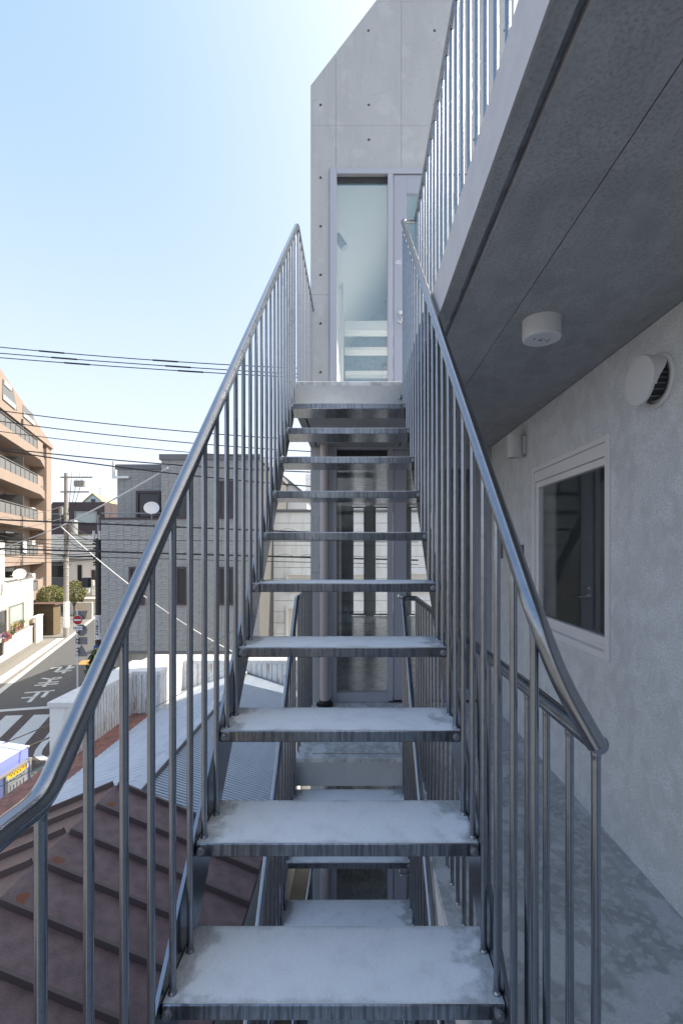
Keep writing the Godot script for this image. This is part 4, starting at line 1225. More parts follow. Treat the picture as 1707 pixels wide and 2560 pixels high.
func apartment_block() -> void:
	var a := thing("beige_apartment_block", "beige apartment block with stacked grey balconies and slanted top floors", "building", along(-24.1, 33.0), TURN)
	var len := 14.87
	bx(a, "wall", M.beige, Vector3(-6, 0, -1.3), Vector3(len, 16.2, -9))
	bx(a, "end_pier", M.beige, Vector3(13.1, 0, 0), Vector3(len + 0.02, 16.5, -1.29))
	for k in 5:
		var y := 2.56 + 2.9 * k
		var st := newst()
		prism(st, PackedVector2Array([Vector2(-6, -1.29), Vector2(13.09, -1.29), Vector2(13.09, -0.15), Vector2(8.6, 0.55), Vector2(-6, 0.55)]), Vector3(0, y, 0), Vector3.RIGHT, Vector3.BACK, Vector3(0, 0.72, 0))
		obj(a, "balcony_band", st, M.beige)
		bx(a, "balcony_pier", M.beige, Vector3(7.9, y + 0.722, 0.52), Vector3(9.5, y + 1.55, -0.6))
		for j in 9:
			var x0 := -2.2 + 1.12 * j
			bx(a, "rail_panel", M.rail_panel, Vector3(x0 + 0.03, y + 0.75, 0.46), Vector3(x0 + 1.09, y + 1.42, 0.48))
			bx(a, "rail_post", M.rail_grey, Vector3(x0 - 0.03, y + 0.72, 0.45), Vector3(x0 + 0.03, y + 1.5, 0.51))
		bx(a, "top_rail", M.rail_grey, Vector3(-2.2, y + 1.5, 0.44), Vector3(7.89, y + 1.56, 0.52))
		for j in 5:
			bx(a, "service_rail_post", M.rail_grey, Vector3(9.55 + 0.66 * j, y + 0.73, 0.30 - 0.1 * j), Vector3(9.60 + 0.66 * j, y + 1.65, 0.25 - 0.1 * j))
			if j < 4: bx(a, "service_rail_panel", M.rail_panel, Vector3(9.61 + 0.66 * j, y + 0.78, 0.26 - 0.1 * j), Vector3(10.2 + 0.66 * j, y + 1.6, 0.24 - 0.1 * j))
		bx(a, "air_conditioner", M.white_plastic, Vector3(10.6, y + 0.76, -0.9), Vector3(11.5, y + 1.95, -0.5), 0.02)
		bx(a, "partition", M.rail_grey, Vector3(4.6, y + 0.73, 0.35), Vector3(4.66, y + 2.4, -1.28))
		for q in [[-1.5, 2.4], [3.0, 4.4], [6.0, 8.6]]:
			pane_window(a, q[0], q[1], y + 0.75, y + 2.65, -1.29, M.rail_grey, M.pane if q[0] != 6.0 else M.pane_curtain, 0.06, 0.08)
		pane_window(a, 9.6, 10.4, y + 1.1, y + 2.5, -1.29, M.rail_grey, M.pane, 0.06, 0.08)
		if k == 1:
			bar(a, "laundry_pole", M.alu, [Vector3(-1, y + 1.75, 0.2), Vector3(6.5, y + 1.75, 0.2)], 0.02)
			bx(a, "laundry", M.white, Vector3(3.6, y + 0.9, 0.56), Vector3(4.5, y + 1.75, 0.6))
	# slanted top: wall leaning back, with cut-in balconies
	var st := newst()
	prism(st, PackedVector2Array([Vector2(-6, 16.2), Vector2(len, 16.2), Vector2(len, 16.4), Vector2(1.8, 18.5), Vector2(-6, 19.8)]), Vector3(0, 0, 0.2), Vector3.RIGHT, Vector3.UP, Vector3(0, 0, -1.4))
	obj(a, "slanted_top", st, M.beige)
	st = newst()
	prism(st, PackedVector2Array([Vector2(-6, 16.2), Vector2(len, 16.2), Vector2(len, 16.38), Vector2(1.8, 18.48), Vector2(-6, 19.78)]), Vector3(0, 0, -1.21), Vector3.RIGHT, Vector3.UP, Vector3(0, 0, -7.5))
	obj(a, "roof_body", st, M.beige)
	for q in [[5.0, 16.9, 8.6, 0.85], [0.4, 16.9, 3.6, 1.3], [0.6, 17.95, 2.6, 0.3]]:
		var w := Node3D.new()
		w.name = "cut_in_balcony"
		a.add_child(w, true)
		st = newst()
		prism(st, PackedVector2Array([Vector2(q[0], q[1]), Vector2(q[2], q[1]), Vector2(q[2] - 0.9, q[1] + q[3]), Vector2(q[0], q[1] + q[3])]), Vector3(0, 0, 0.19), Vector3.RIGHT, Vector3.UP, Vector3(0, 0, 0.04))
		obj(w, "recess", st, M.rail_panel)
		bx(w, "guard", M.pane_curtain, Vector3(q[0], q[1] - 0.05, 0.25), Vector3(q[2] - 0.5, q[1] + 0.30, 0.28))

func left_street() -> void:
	# cream house with garden wall
	var h := thing("cream_house", "cream two storey house with curtained window behind a garden wall", "house", along(-19.2, 24.0), TURN)
	bx(h, "wall", M.cream, Vector3(-4, 0, 0), Vector3(12.3, 4.6, -7), 0.02)
	bx(h, "upper_wall", M.cream, Vector3(-4, 4.6, -0.8), Vector3(9.0, 7.05, -7), 0.02)
	bx(h, "parapet_coping", M.grey_trim, Vector3(6.5, 4.6, 0.05), Vector3(12.35, 4.68, -0.15))
	bar(h, "roof_rail", M.rail_grey, [Vector3(7.5, 4.95, -0.1), Vector3(12.1, 4.95, -0.1)], 0.03)
	pane_window(h, 6.8, 9.7, 1.5, 3.1, 0.0, M.alu, M.pane_curtain, 0.07, 0.1)
	pane_window(h, 4.6, 6.3, 1.4, 3.0, 0.0, M.alu, M.pane, 0.07, 0.08)
	pane_window(h, 5.0, 6.5, 4.9, 6.0, -0.8, M.alu, M.pane, 0.07, 0.08)
	bx(h, "flower_ledge", M.alu, Vector3(6.9, 1.42, 0.42), Vector3(9.6, 1.48, 0.11))
	bar(h, "downpipe", M.cream, [Vector3(10.6, 0.2, 0.08), Vector3(10.6, 3.6, 0.08)], 0.05)
	dish(along(-20.7, 29.6) + Vector3(0.5, 5.1, 0), 0.36, "white satellite dish on the cream house roof at the left edge")
	for k in 6:
		var o := thing("flower_pot", ["terracotta pot of yellow flowers on the window ledge", "pot of pink flowers on the window ledge", "pot with tall green leaves on the window ledge"][k % 3] if k < 3 else ["hanging pot of purple flowers on the garden fence", "pot of red flowers on the garden fence", "pot of trailing leaves on the garden fence"][k - 3], "flower pot", along(-19.2, 24.0) + Basis(Vector3.UP, TURN) * (Vector3(7.2 + 0.7 * k, 1.485, 0.27) if k < 3 else Vector3(3.9 + 0.5 * (k - 3), 1.345, 0.62)), 0.0, "flower pots by the cream house")
		var st := newst()
		lathe(st, [Vector2(0, 0), Vector2(0.09, 0), Vector2(0.13, 0.2), Vector2(0.11, 0.2), Vector2(0.10, 0.16), Vector2(0, 0.16)], 12)
		obj(o, "pot", st, M.red_roof)
		var puff := func(g: RandomNumberGenerator) -> Vector3: return Vector3(g.randf_range(-0.2, 0.2), 0.22 + g.randf_range(0, 0.3), g.randf_range(-0.2, 0.2))
		var cl: Color = [Color(0.6, 0.45, 0.1), Color(0.6, 0.2, 0.3), Color(0.12, 0.2, 0.05), Color(0.3, 0.1, 0.4), Color(0.5, 0.08, 0.06), Color(0.1, 0.16, 0.05)][k]
		put(o, "plant", leaves(120, 0.06, puff, 70 + k, Color(0.05, 0.09, 0.02), cl), M.leaf)
	var w := thing("garden_wall", "cream rendered garden wall along the left side of the street", "wall", along(-18.7, 24.0), TURN)
	bx(w, "wall", M.cream, Vector3(4.6, 0, 0), Vector3(10.3, 1.33, -0.16), 0.01)
	bx(w, "wall", M.cream, Vector3(-3, 0, 0), Vector3(3.4, 1.33, -0.16), 0.01)
	bx(w, "low_wall", M.cream, Vector3(3.4, 0, -0.002), Vector3(4.6, 0.55, -0.158))
	for k in 9: bx(w, "picket", M.iron, Vector3(3.45 + 0.13 * k, 0.552, -0.05), Vector3(3.49 + 0.13 * k, 1.3, -0.09))
	bx(w, "coping", M.offwhite, Vector3(4.58, 1.331, 0.03), Vector3(10.32, 1.38, -0.19), 0.01)
	bx(w, "footing", M.pavement, Vector3(-3, 0, 0.10), Vector3(10.3, 0.22, 0.004))
	bx(w, "pillar", M.cream, Vector3(11.25, 0, 0.02), Vector3(12.9, 1.8, -0.22), 0.01)
	bx(w, "pillar_cap", M.offwhite, Vector3(11.2, 1.801, 0.06), Vector3(12.95, 1.88, -0.26), 0.01)
	var gt := thing("side_gate", "narrow dark iron gate between the garden wall and the cream pillar", "gate", along(-18.7, 24.0) + Basis(Vector3.UP, TURN) * Vector3(10.33, 0, -0.1), TURN)
	for k in 7: bx(gt, "picket", M.iron, Vector3(0.03 + 0.13 * k, 0.1, 0), Vector3(0.07 + 0.13 * k, 1.5, -0.04))
	for y in [0.2, 1.3]: bx(gt, "crossbar", M.iron, Vector3(0, y, 0.01), Vector3(0.9, y + 0.05, -0.05))
	var fn := thing("iron_fence", "black iron slat gate beside the brown shed", "gate", along(-18.7, 24.0) + Basis(Vector3.UP, TURN) * Vector3(13.0, 0, -0.3), TURN)
	for k in 12: bx(fn, "slat", M.iron, Vector3(0.02 + 0.26 * k, 0.12, 0), Vector3(0.16 + 0.26 * k, 1.5, -0.03))
	for y in [0.25, 0.8, 1.35]: bx(fn, "crossbar", M.iron, Vector3(0, y, 0.012), Vector3(3.1, y + 0.06, -0.045))
	var gp := thing("gate_post", "cream wall stub with flat top between shed gate and utility pole", "wall", along(-18.7, 24.0) + Basis(Vector3.UP, TURN) * Vector3(16.2, 0, 0), TURN)
	bx(gp, "stub", M.cream, Vector3(0, 0, 0), Vector3(1.5, 1.55, -1.2), 0.01)
	bx(gp, "cap", M.offwhite, Vector3(-0.03, 1.551, 0.03), Vector3(1.53, 1.6, -1.23))
	var sh := thing("garden_shed", "brown wooden shed with flat roof beyond the cream house", "shed", along(-24.9, 38.0))
	bx(sh, "wall", M.siding_back, Vector3(0.02, 0, -0.02), Vector3(1.5, 2.3, -0.85))
	for k in 12: bx(sh, "plank", M.wood, Vector3(-0.03, 0.05 + 0.19 * k, 0.02), Vector3(1.55, 0.05 + 0.19 * k + 0.175, -0.9))
	bx(sh, "roof", M.brown_faded, Vector3(-0.2, 2.34, 0.15), Vector3(1.75, 2.44, -1.1))
	bush(along(-25.4, 41.0), Vector3(1.05, 0.85, 1.0), 2.0, "nearer round clipped tree left of the utility pole", 7)
	bush(along(-25.5, 44.5), Vector3(1.0, 0.95, 1.0), 2.0, "farther round clipped tree right of the utility pole", 19)
	# shrub by the tiled house
	var o := thing("shrub", "leafy dark green shrub at the corner of the tiled house", "shrub", along(-7.9, 15.2))
	var tall := func(g: RandomNumberGenerator) -> Vector3:
		var y := g.randf_range(0.4, 3.5)
		var r := 0.55 * sqrt(1.0 - pow((y - 1.6) / 2.0, 2.0))
		var t := g.randf_range(0, TAU)
		return Vector3(cos(t) * r * sqrt(g.randf()), y, sin(t) * r * sqrt(g.randf()))
	put(o, "crown", leaves(1600, 0.10, tall, 31, Color(0.015, 0.035, 0.01), Color(0.07, 0.11, 0.04)), M.leaf)
	for k in 4: bar(o, "stem", M.bark, [Vector3(0.05 * k - 0.1, 0, 0), Vector3(0.18 * k - 0.27, 2.6, 0.1 * (k - 2))], 0.02, 6)

func far_houses() -> void:
	var w := thing("white_house", "white two storey house with air conditioners beyond the clipped trees", "house", along(-27.6, 50.0))
	bx(w, "wall", M.white, Vector3(-1.6, 0, 0), Vector3(2.2, 5.6, -7))
	bx(w, "eaves", M.grey_roof, Vector3(-1.8, 5.6, 0.3), Vector3(2.4, 5.75, -7))
	for q in [[-0.7, -0.2, 3.3, 5.1], [0.7, 1.5, 3.4, 4.6], [-0.6, -0.1, 0.9, 2.0]]: pane_window(w, q[0], q[1], q[2], q[3], 0.0, M.alu, M.pane)
	for q in [[0.1, 2.2], [0.95, 2.0], [0.5, 3.0]]: bx(w, "air_conditioner", M.offwhite, Vector3(q[0], q[1], 0.35), Vector3(q[0] + 0.6, q[1] + 0.55, 0.02), 0.02)
	var st := newst()
	prism(st, PackedVector2Array([Vector2(0, 1.9), Vector2(0.9, 1.7), Vector2(0.9, 1.75), Vector2(0, 1.97)]), Vector3(-0.6, 0, 0.01), Vector3.BACK, Vector3.UP, Vector3(2.9, 0, 0))
	obj(w, "awning", st, M.cream)
	bx(w, "front_wall", M.cream, Vector3(0.7, 0, 3.0), Vector3(2.4, 1.6, 2.8), 0.01)
	var g := thing("grey_roof_house", "grey house with broad grey sheet roof behind the utility pole", "house", along(-31.0, 53.0))
	bx(g, "wall", M.grey_trim, Vector3(-3, 0, 0), Vector3(1.2, 5.5, -8))
	pane_window(g, -2.2, 0.6, 3.6, 5.0, 0.0, M.alu, M.pane)
	bx(g, "fascia", M.offwhite, Vector3(-3.2, 5.3, 0.4), Vector3(1.5, 5.5, 0.3))
	st = newst()
	prism(st, PackedVector2Array([Vector2(0.6, 5.5), Vector2(-4.0, 8.4), Vector2(-9, 5.5)]), Vector3(-4.2, 0, 0), Vector3.BACK, Vector3.UP, Vector3(8.9, 0, 0))
	obj(g, "roof", st, M.grey_roof)
	var d := thing("dark_roof_house", "large house with steep dark brown roof and dormer windows in the distance", "house", along(-39.5, 68.0))
	bx(d, "wall", M.white, Vector3(-5, 0, 0), Vector3(5, 8.4, -9))
	st = newst()
	prism(st, PackedVector2Array([Vector2(-5.4, 8.4), Vector2(5.0, 8.4), Vector2(4.9, 13.2), Vector2(-2.2, 13.2)]), Vector3(0, 0, 0.3), Vector3.RIGHT, Vector3.UP, Vector3(0, 0, -9))
	obj(d, "roof", st, M.dark_roof)
	pane_window(d, 0.9, 3.9, 10.2, 11.9, 0.3, M.steel_grey, M.pane_curtain, 0.1, 0.2)
	pane_window(d, -2.4, -1.0, 10.0, 11.6, 0.3, M.steel_grey, M.pane, 0.1, 0.2)
	pane_window(d, 1.5, 3.5, 7.2, 8.3, 0.0, M.steel_grey, M.pane_curtain, 0.1, 0.2)
	var b := thing("pale_blue_gable", "pale blue gabled attic house with yellow roof above the dark roof", "house", along(-39.5, 74.0))
	st = newst()
	prism(st, PackedVector2Array([Vector2(-1.3, 0), Vector2(1.2, 0), Vector2(1.2, 14.0), Vector2(-0.05, 15.0), Vector2(-1.3, 13.9)]), Vector3.ZERO, Vector3.RIGHT, Vector3.UP, Vector3(0, 0, -5))
	obj(b, "wall", st, M.pale_blue)
	st = newst()
	prism(st, PackedVector2Array([Vector2(-1.5, 13.8), Vector2(-0.05, 15.05), Vector2(1.4, 13.9), Vector2(1.4, 14.02), Vector2(-0.05, 15.2), Vector2(-1.5, 13.92)]), Vector3(0, 0, 0.2), Vector3.RIGHT, Vector3.UP, Vector3(0, 0, -5.4))
	obj(b, "roof", st, M.yellow_roof)
	pane_window(b, -0.35, 0.35, 13.2, 14.3, 0.0, M.steel_grey, M.pane)
	bx(b, "balcony_guard", M.red, Vector3(-0.7, 12.9, 0.3), Vector3(0.4, 12.95, 0.25))
	for k in 3:
		var a := thing("roof_antenna", ["thin television antenna left of the white attic", "thin television antenna above the dark roof", "thin television antenna near the tiled house"][k], "antenna", along(-41.0 + 4.6 * k, 70.0) + Vector3(0, 8, 0), 0.0, "television antennas")
		bar(a, "mast", M.steel_grey, [Vector3.ZERO, Vector3(0, 7.6, 0)], 0.03, 5)
		for j in 3: bar(a, "element", M.steel_grey, [Vector3(-0.5 + 0.1 * j, 6.6 + 0.4 * j, 0), Vector3(0.5 - 0.1 * j, 6.6 + 0.4 * j, 0)], 0.02, 4)

# ---------------------------------------------------------------- poles, wires and signs
func poles() -> void:
	var q := thing("utility_pole", "tall weathered concrete utility pole with crossarms at the left roadside", "pole", along(-21.9, 37.2))
	var st := newst()
	lathe(st, [Vector2(0.2, 0), Vector2(0.19, 3.6), Vector2(0.14, 12.4), Vector2(0, 12.42)], 18)
	obj(q, "pole", st, M.pole)
	st = newst()
	lathe(st, [Vector2(0.206, 0.75), Vector2(0.202, 2.7)], 18)
	obj(q, "pale_wrap", st, M.offwhite)
	for y in [[12.05, 2.1], [10.95, 1.85]]:
		bx(q, "crossarm", M.steel_grey, Vector3(-0.3, y[0] - 0.05, 0.16), Vector3(y[1], y[0] + 0.05, 0.26))
	for k in 3:
		for y in [12.1]:
			bar(q, "insulator", M.white_plastic, [Vector3(0.55 + 0.62 * k, y, 0.2), Vector3(0.55 + 0.62 * k, y + 0.32, 0.2)], 0.045)
	bx(q, "switch_box", M.steel_grey, Vector3(0.75, 11.35, 0.35), Vector3(1.5, 11.8, 0.05), 0.02)
	for k in 3: bar(q, "jumper", M.cable, sag(Vector3(0.5 + 0.4 * k, 11.9, 0.2), Vector3(0.2 + 0.05 * k, 9.2, 0.2), 0.4, 6), 0.02, 5)
	for y in [[8.2, 0.75, 0.0], [8.0, 0.75, -0.05]]: pass
	st = newst()
	lathe(st, [Vector2(0, 7.75), Vector2(0.33, 7.75), Vector2(0.33, 8.75), Vector2(0.28, 8.85), Vector2(0, 8.85)], 18, Transform3D(Basis(), Vector3(0.6, 0, 0.15)))
	obj(q, "transformer", st, M.steel_grey)
	bx(q, "platform", M.steel_grey, Vector3(0.1, 7.66, 0.45), Vector3(1.9, 7.74, -0.2))
	st = newst()
	lathe(st, [Vector2(0, 9.2), Vector2(0.18, 9.2), Vector2(0.18, 9.8), Vector2(0, 9.85)], 14, Transform3D(Basis(), Vector3(-0.28, 0, 0.15)))
	obj(q, "drum", st, M.steel_grey)
	for k in 14:
		var a := k * 2.4
		bar(q, "tangled_wire", M.cable, sag(Vector3(cos(a) * 0.2, 5.7 + 0.28 * k, 0.2), Vector3(cos(a * 1.7) * 0.55, 5.5 + 0.3 * k, 0.3 + 0.1 * sin(a)), 0.12, 5), 0.018, 5)
	for y in [3.9, 4.6, 5.2]:
		st = newst()
		lathe(st, [Vector2(0.196, y), Vector2(0.205, y + 0.02), Vector2(0.205, y + 0.06), Vector2(0.196, y + 0.08)], 16)
		obj(q, "band", st, M.steel_grey)
	# dark pole with clinic notice
	q = thing("dark_utility_pole", "black utility pole wrapped with a white clinic notice near the tiled house", "pole", along(-10.46, 20.0))
	st = newst()
	lathe(st, [Vector2(0.135, 0), Vector2(0.115, 7.05), Vector2(0, 7.06)], 18)
	obj(q, "pole", st, M.pole_dark)
	bar(q, "mast", M.steel_grey, [Vector3(0, 7.0, 0), Vector3(0, 8.0, 0)], 0.05)
	for x in [-0.14, 0.10]: bar(q, "insulator", M.white_plastic, [Vector3(x, 7.0, 0.1), Vector3(x, 7.35, 0.1)], 0.05)
	for k in 12:
		var a := k * 2.1
		bar(q, "cable_clamp", M.cable, [Vector3(cos(a) * 0.14, 5.9 + 0.09 * k, 0.1), Vector3(cos(a) * 0.3, 5.85 + 0.1 * k, 0.14)], 0.035, 6)
	bx(q, "junction_case", M.pole_dark, Vector3(-0.62, 5.05, 0.15), Vector3(-0.34, 5.45, -0.1), 0.02)
	var im := Image.create(160, 640, false, Image.FORMAT_RGB8)
	im.fill(Color(0.9, 0.9, 0.9))
	for k in 6: ink(im, ["北", "口", "整", "形", "外", "科"][k], 46, 130 + 68 * k, 58, 58, Color(0.06, 0.06, 0.07), 8)
	for k in 22: im.fill_rect(Rect2i(120 + (k * 5) % 9, 120 + 16 * k, 12 + (k * 7) % 9, 9), Color(0.24, 0.24, 0.26))
	for k in 8: im.fill_rect(Rect2i(58 + (k * 11) % 30, 34 + 6 * k, 14 + (k % 3) * 8, 5), Color(0.85, 0.45, 0.6))
	im.fill_rect(Rect2i(14, 98, 130, 8), Color(0.25, 0.25, 0.28))
	for yy in 56:
		for xx in 56:
			var rr := Vector2(xx - 28, yy - 28).length()
			if rr < 27 and rr > 13: im.set_pixel(14 + xx, 560 + yy, Color(0.35, 0.12, 0.25))
	var nm := StandardMaterial3D.new()
	nm.albedo_texture = ImageTexture.create_from_image(im)
	nm.roughness = 0.5
	st = newst()
	var seg := 14
	for k in seg:
		var a0 := -1.5 + 3.0 * k / seg
		var a1 := -1.5 + 3.0 * (k + 1) / seg
		var c := func(a: float, y: float) -> Vector3: return Vector3(sin(a) * 0.134, y, cos(a) * 0.134)
		quad(st, c.call(a0, 2.95), c.call(a1, 2.95), c.call(a1, 3.94), c.call(a0, 3.94), [Vector2(float(k) / seg, 1), Vector2((k + 1.0) / seg, 1), Vector2((k + 1.0) / seg, 0), Vector2(float(k) / seg, 0)])
	obj(q, "notice", st, nm)
	bx(q, "blue_plate", M.blue, Vector3(-0.12, 2.5, 0.15), Vector3(0.06, 2.72, 0.135))
	# no entry sign with sign backs on the same post
	q = thing("road_sign", "red no entry sign above a small plate on a white post", "road sign", along(-11.88, 21.0))
	bar(q, "post", M.sign_white, [Vector3(0, 0, 0), Vector3(0, 4.05, 0)], 0.035, 12)
	st = newst()
	lathe(st, [Vector2(0.2, 0), Vector2(0.2, 0.008), Vector2(0, 0.008)], 32, Transform3D(Basis(Vector3.RIGHT, PI / 2), Vector3(0.03, 3.59, 0.045)))
	var disc := obj(q, "no_entry_disc", st, M.red)
	bx(disc, "white_bar", M.sign_white, Vector3(-0.125, 3.555, 0.052), Vector3(0.185, 3.625, 0.0555))
	st = newst()
	lathe(st, [Vector2(0.192, 0.0085), Vector2(0.2005, 0.0095), Vector2(0.203, 0.0)], 32, Transform3D(Basis(Vector3.RIGHT, PI / 2), Vector3(0.03, 3.59, 0.045)))
	obj(disc, "white_rim", st, M.sign_white)
	im = Image.create(256, 110, false, Image.FORMAT_RGB8)
	im.fill(Color(0.92, 0.92, 0.92))
	for k in 6: ink(im, ["自", "転", "車", "を", "除", "く"][k], 8 + 41 * k, 32, 36, 46, Color(0.08, 0.08, 0.1), 5)
	nm = StandardMaterial3D.new()
	nm.albedo_texture = ImageTexture.create_from_image(im)
	nm.roughness = 0.5
	bx(q, "plate_back", M.sign_white, Vector3(-0.17, 3.165, 0.04), Vector3(0.23, 3.335, 0.048))
	st = newst()
	quad(st, Vector3(-0.17, 3.165, 0.049), Vector3(0.23, 3.165, 0.049), Vector3(0.23, 3.335, 0.049), Vector3(-0.17, 3.335, 0.049))
	obj(q, "plate", st, nm)
	st = newst()
	lathe(st, [Vector2(0.25, -0.006), Vector2(0.25, 0), Vector2(0, 0)], 32, Transform3D(Basis(Vector3.RIGHT, PI / 2), Vector3(0.14, 3.14, -0.05)))
	obj(q, "round_sign_back", st, M.sign_back)
	bx(q, "square_sign_back", M.sign_back, Vector3(-0.11, 2.53, -0.05), Vector3(0.39, 2.85, -0.058))
	st = newst()
	prism(st, PackedVector2Array([Vector2(-0.11, 2.02), Vector2(0.39, 2.02), Vector2(0.39, 2.1), Vector2(0.16, 2.5), Vector2(0.12, 2.5), Vector2(-0.11, 2.1)]), Vector3(0, 0, -0.05), Vector3.RIGHT, Vector3.UP, Vector3(0, 0, -0.008))
	obj(q, "triangle_sign_back", st, M.sign_back)
	st = newst()
	prism(st, PackedVector2Array([Vector2(-0.2, 3.95), Vector2(0.4, 3.98), Vector2(0.28, 3.6), Vector2(-0.05, 3.6)]), Vector3(0, 0, -0.06), Vector3.RIGHT, Vector3.UP, Vector3(0, 0, -0.008))
	obj(q, "stop_sign_back", st, M.sign_back)
	for y in [3.05, 2.75, 2.62, 2.38, 2.25]: bx(q, "clamp", M.iron, Vector3(-0.042, y - 0.02, 0.042), Vector3(0.042, y + 0.02, -0.05))

func wires() -> void:
	var rows := [
		[-12.61, 6.05, 1.76, 5.08, 14.0, 0.176, 0.013], [-12.61, 5.83, 1.76, 4.85, 14.0, 0.09, 0.013], [-12.61, 5.70, 1.76, 4.77, 14.0, 0.1, 0.013],
		[-13.51, 4.66, 1.88, 3.23, 15.0, 0.265, 0.015], [-13.51, 4.34, 1.88, 2.88, 15.0, 0.268, 0.015], [-13.51, 4.02, 1.88, 2.62, 15.0, 0.268, 0.012],
		[-11.71, 3.01, 1.63, 2.01, 13.0, 0.232, 0.016], [-11.71, 3.05, 1.63, 1.52, 13.0, 0.232, 0.018],
		[-10.81, 0.84, 1.51, 0.34, 12.0, 0.01, 0.021], [-11.26, 0.11, 1.57, -0.25, 12.5, 0.01, 0.024], [-11.71, 0.33, 1.63, 0.22, 13.0, 0.013, 0.010], [-11.26, -0.04, 1.57, -0.36, 12.5, 0.02, 0.010]]
	var said := ["topmost of the three thin wires across the sky", "middle of the three thin wires across the sky", "lowest of the three thin wires across the sky",
		"upper of three wires passing above the apartment block", "middle of three wires passing above the apartment block", "lower of three wires passing above the apartment block",
		"upper of two heavier cables meeting the tiled house roof", "lower of two heavier cables meeting the tiled house roof",
		"thick black cable level with the balcony of the tiled house", "thickest black cable crossing the middle of the tiled house", "thin wire between the two thick cables on the tiled house", "thin wire just under the thickest cable"]
	for i in rows.size():
		var r: Array = rows[i]
		var st := newst()
		var a := p(r[0], r[1], r[4])
		var b := p(r[2], r[3], r[4])
		tube(st, sag(a, b, r[5], 18), r[6], 6)
		if i < 3:
			for k in 2:
				var t := 0.26 + 0.22 * k + 0.03 * i
				var pa := sag(a, b, r[5], 40)
				tube(st, [pa[int(40 * t)], pa[int(40 * t) + 2]], r[6] * 1.8, 6)
		elif i == 8 or i == 9:
			# lashing wire wound loosely round the thick cable
			var pa := sag(a, b, r[5], 150)
			var w := []
			for k in pa.size(): w.append(pa[k] + Vector3(0, 0.035 + 0.035 * sin(k * 0.9 + i), 0.03 * cos(k * 0.9)))
			tube(st, w, 0.004, 4)
		var o := obj(self, "overhead_cable", st, M.cable)
		tag(o, said[i], "cable", "cables over the street")
	var drops := [
		[[p(-3.5, -2.9, 14.0), p(-8.4, 0.68, 14.0), 0.25], M.cable_white, 0.016, "white service line running down to the shop from the wire joint"],
		[[p(-8.4, 0.68, 14.0), p(-4.97, 2.18, 13.0), 0.05], M.cable_white, 0.022, "white covered service line rising to the heavier cables"],
		[[p(-9.4, -4.6, 9.0), p(-4.2, -2.75, 16.8), 0.35], M.cable, 0.012, "thin black wire rising over the shop roof to the tiled house"],
		[[p(-9.0, -4.55, 8.6), p(-4.4, -3.0, 16.6), 0.5], M.cable, 0.019, "sagging thick black cable over the shop parapet"],
		[[p(-6.2, -3.9, 6.8), p(-2.7, -2.55, 11.2), 0.05], M.cable_teal, 0.006, "thin teal line stretched over the pale metal roof"],
		[[p(-30.0, 2.2, 36.0), p(-21.7, 3.5, 37.2), 0.5], M.cable_white, 0.02, "upper pale line from the apartment block to the concrete pole"],
		[[p(-30.0, 1.4, 36.0), p(-21.7, 2.6, 37.2), 0.5], M.cable_white, 0.02, "lower pale line from the apartment block to the concrete pole"],
		[[p(-14.6, -0.45, 18.0), p(-8.4, 0.68, 14.0), 0.05], M.cable_white, 0.012, "thin white line reaching the wire joint from the left edge"],
		[[p(-12.0, -0.1, 19.0), p(-10.46, -0.2, 20.0), 0.08], M.cable, 0.02, "short dark cable tied to the dark pole"],
	]
	for k in 7:
		drops.append([[p(-14.0 - 0.8 * k, -0.35 + 0.33 * k, 17.5 + k), p(-10.46, -0.35 + 0.12 * k, 19.9), 0.12 + 0.05 * k], M.cable, 0.011 + 0.003 * (k % 3), ["lowest", "second lowest", "third", "middle", "fifth", "second highest", "highest"][k] + " of the thin wires gathering on the dark pole from the left"])
	for k in 4:
		drops.append([[p(-21.7, 0.9 + 0.5 * k, 37.0), p(-10.4, 0.1 + 0.16 * k, 20.1), 0.35], M.cable, 0.022, ["lowest", "second", "third", "highest"][k] + " of the wires slung between the concrete pole and the dark pole"])
	for q in drops:
		var st := newst()
		tube(st, sag(q[0][0], q[0][1], q[0][2], 16), q[2], 6)
		var o := obj(self, "service_line", st, q[1])
		tag(o, q[3], "cable", "service lines")

# ---------------------------------------------------------------- ground and street
func ground_sheet(called: String, pts: Array, y: float, m: Material) -> MeshInstance3D:
	var poly := PackedVector2Array()
	for q in pts: poly.append(Vector2(q[0], q[1]))
	if Geometry2D.is_polygon_clockwise(poly): poly.reverse()
	var ids := Geometry2D.triangulate_polygon(poly)
	var st := newst()
	for i in range(0, ids.size(), 3):
		var a: Vector2 = poly[ids[i]]
		var b: Vector2 = poly[ids[i + 1]]
		var c: Vector2 = poly[ids[i + 2]]
		if (b - a).cross(c - a) < 0.0:
			var t := b; b = c; c = t
		tri(st, Vector3(a.x, y, -a.y), Vector3(b.x, y, -b.y), Vector3(c.x, y, -c.y))
	return struct(called, st, m)

func strip(pts: Array, w: float) -> Array:
	var left := []
	var right := []
	for i in pts.size():
		var a := Vector2(pts[maxi(0, i - 1)][0], pts[maxi(0, i - 1)][1])
		var b := Vector2(pts[mini(pts.size() - 1, i + 1)][0], pts[mini(pts.size() - 1, i + 1)][1])
		var n := (b - a).normalized().orthogonal() * w * 0.5
		left.append([pts[i][0] + n.x, pts[i][1] + n.y])
		right.append([pts[i][0] - n.x, pts[i][1] - n.y])
	right.reverse()
	return left + right

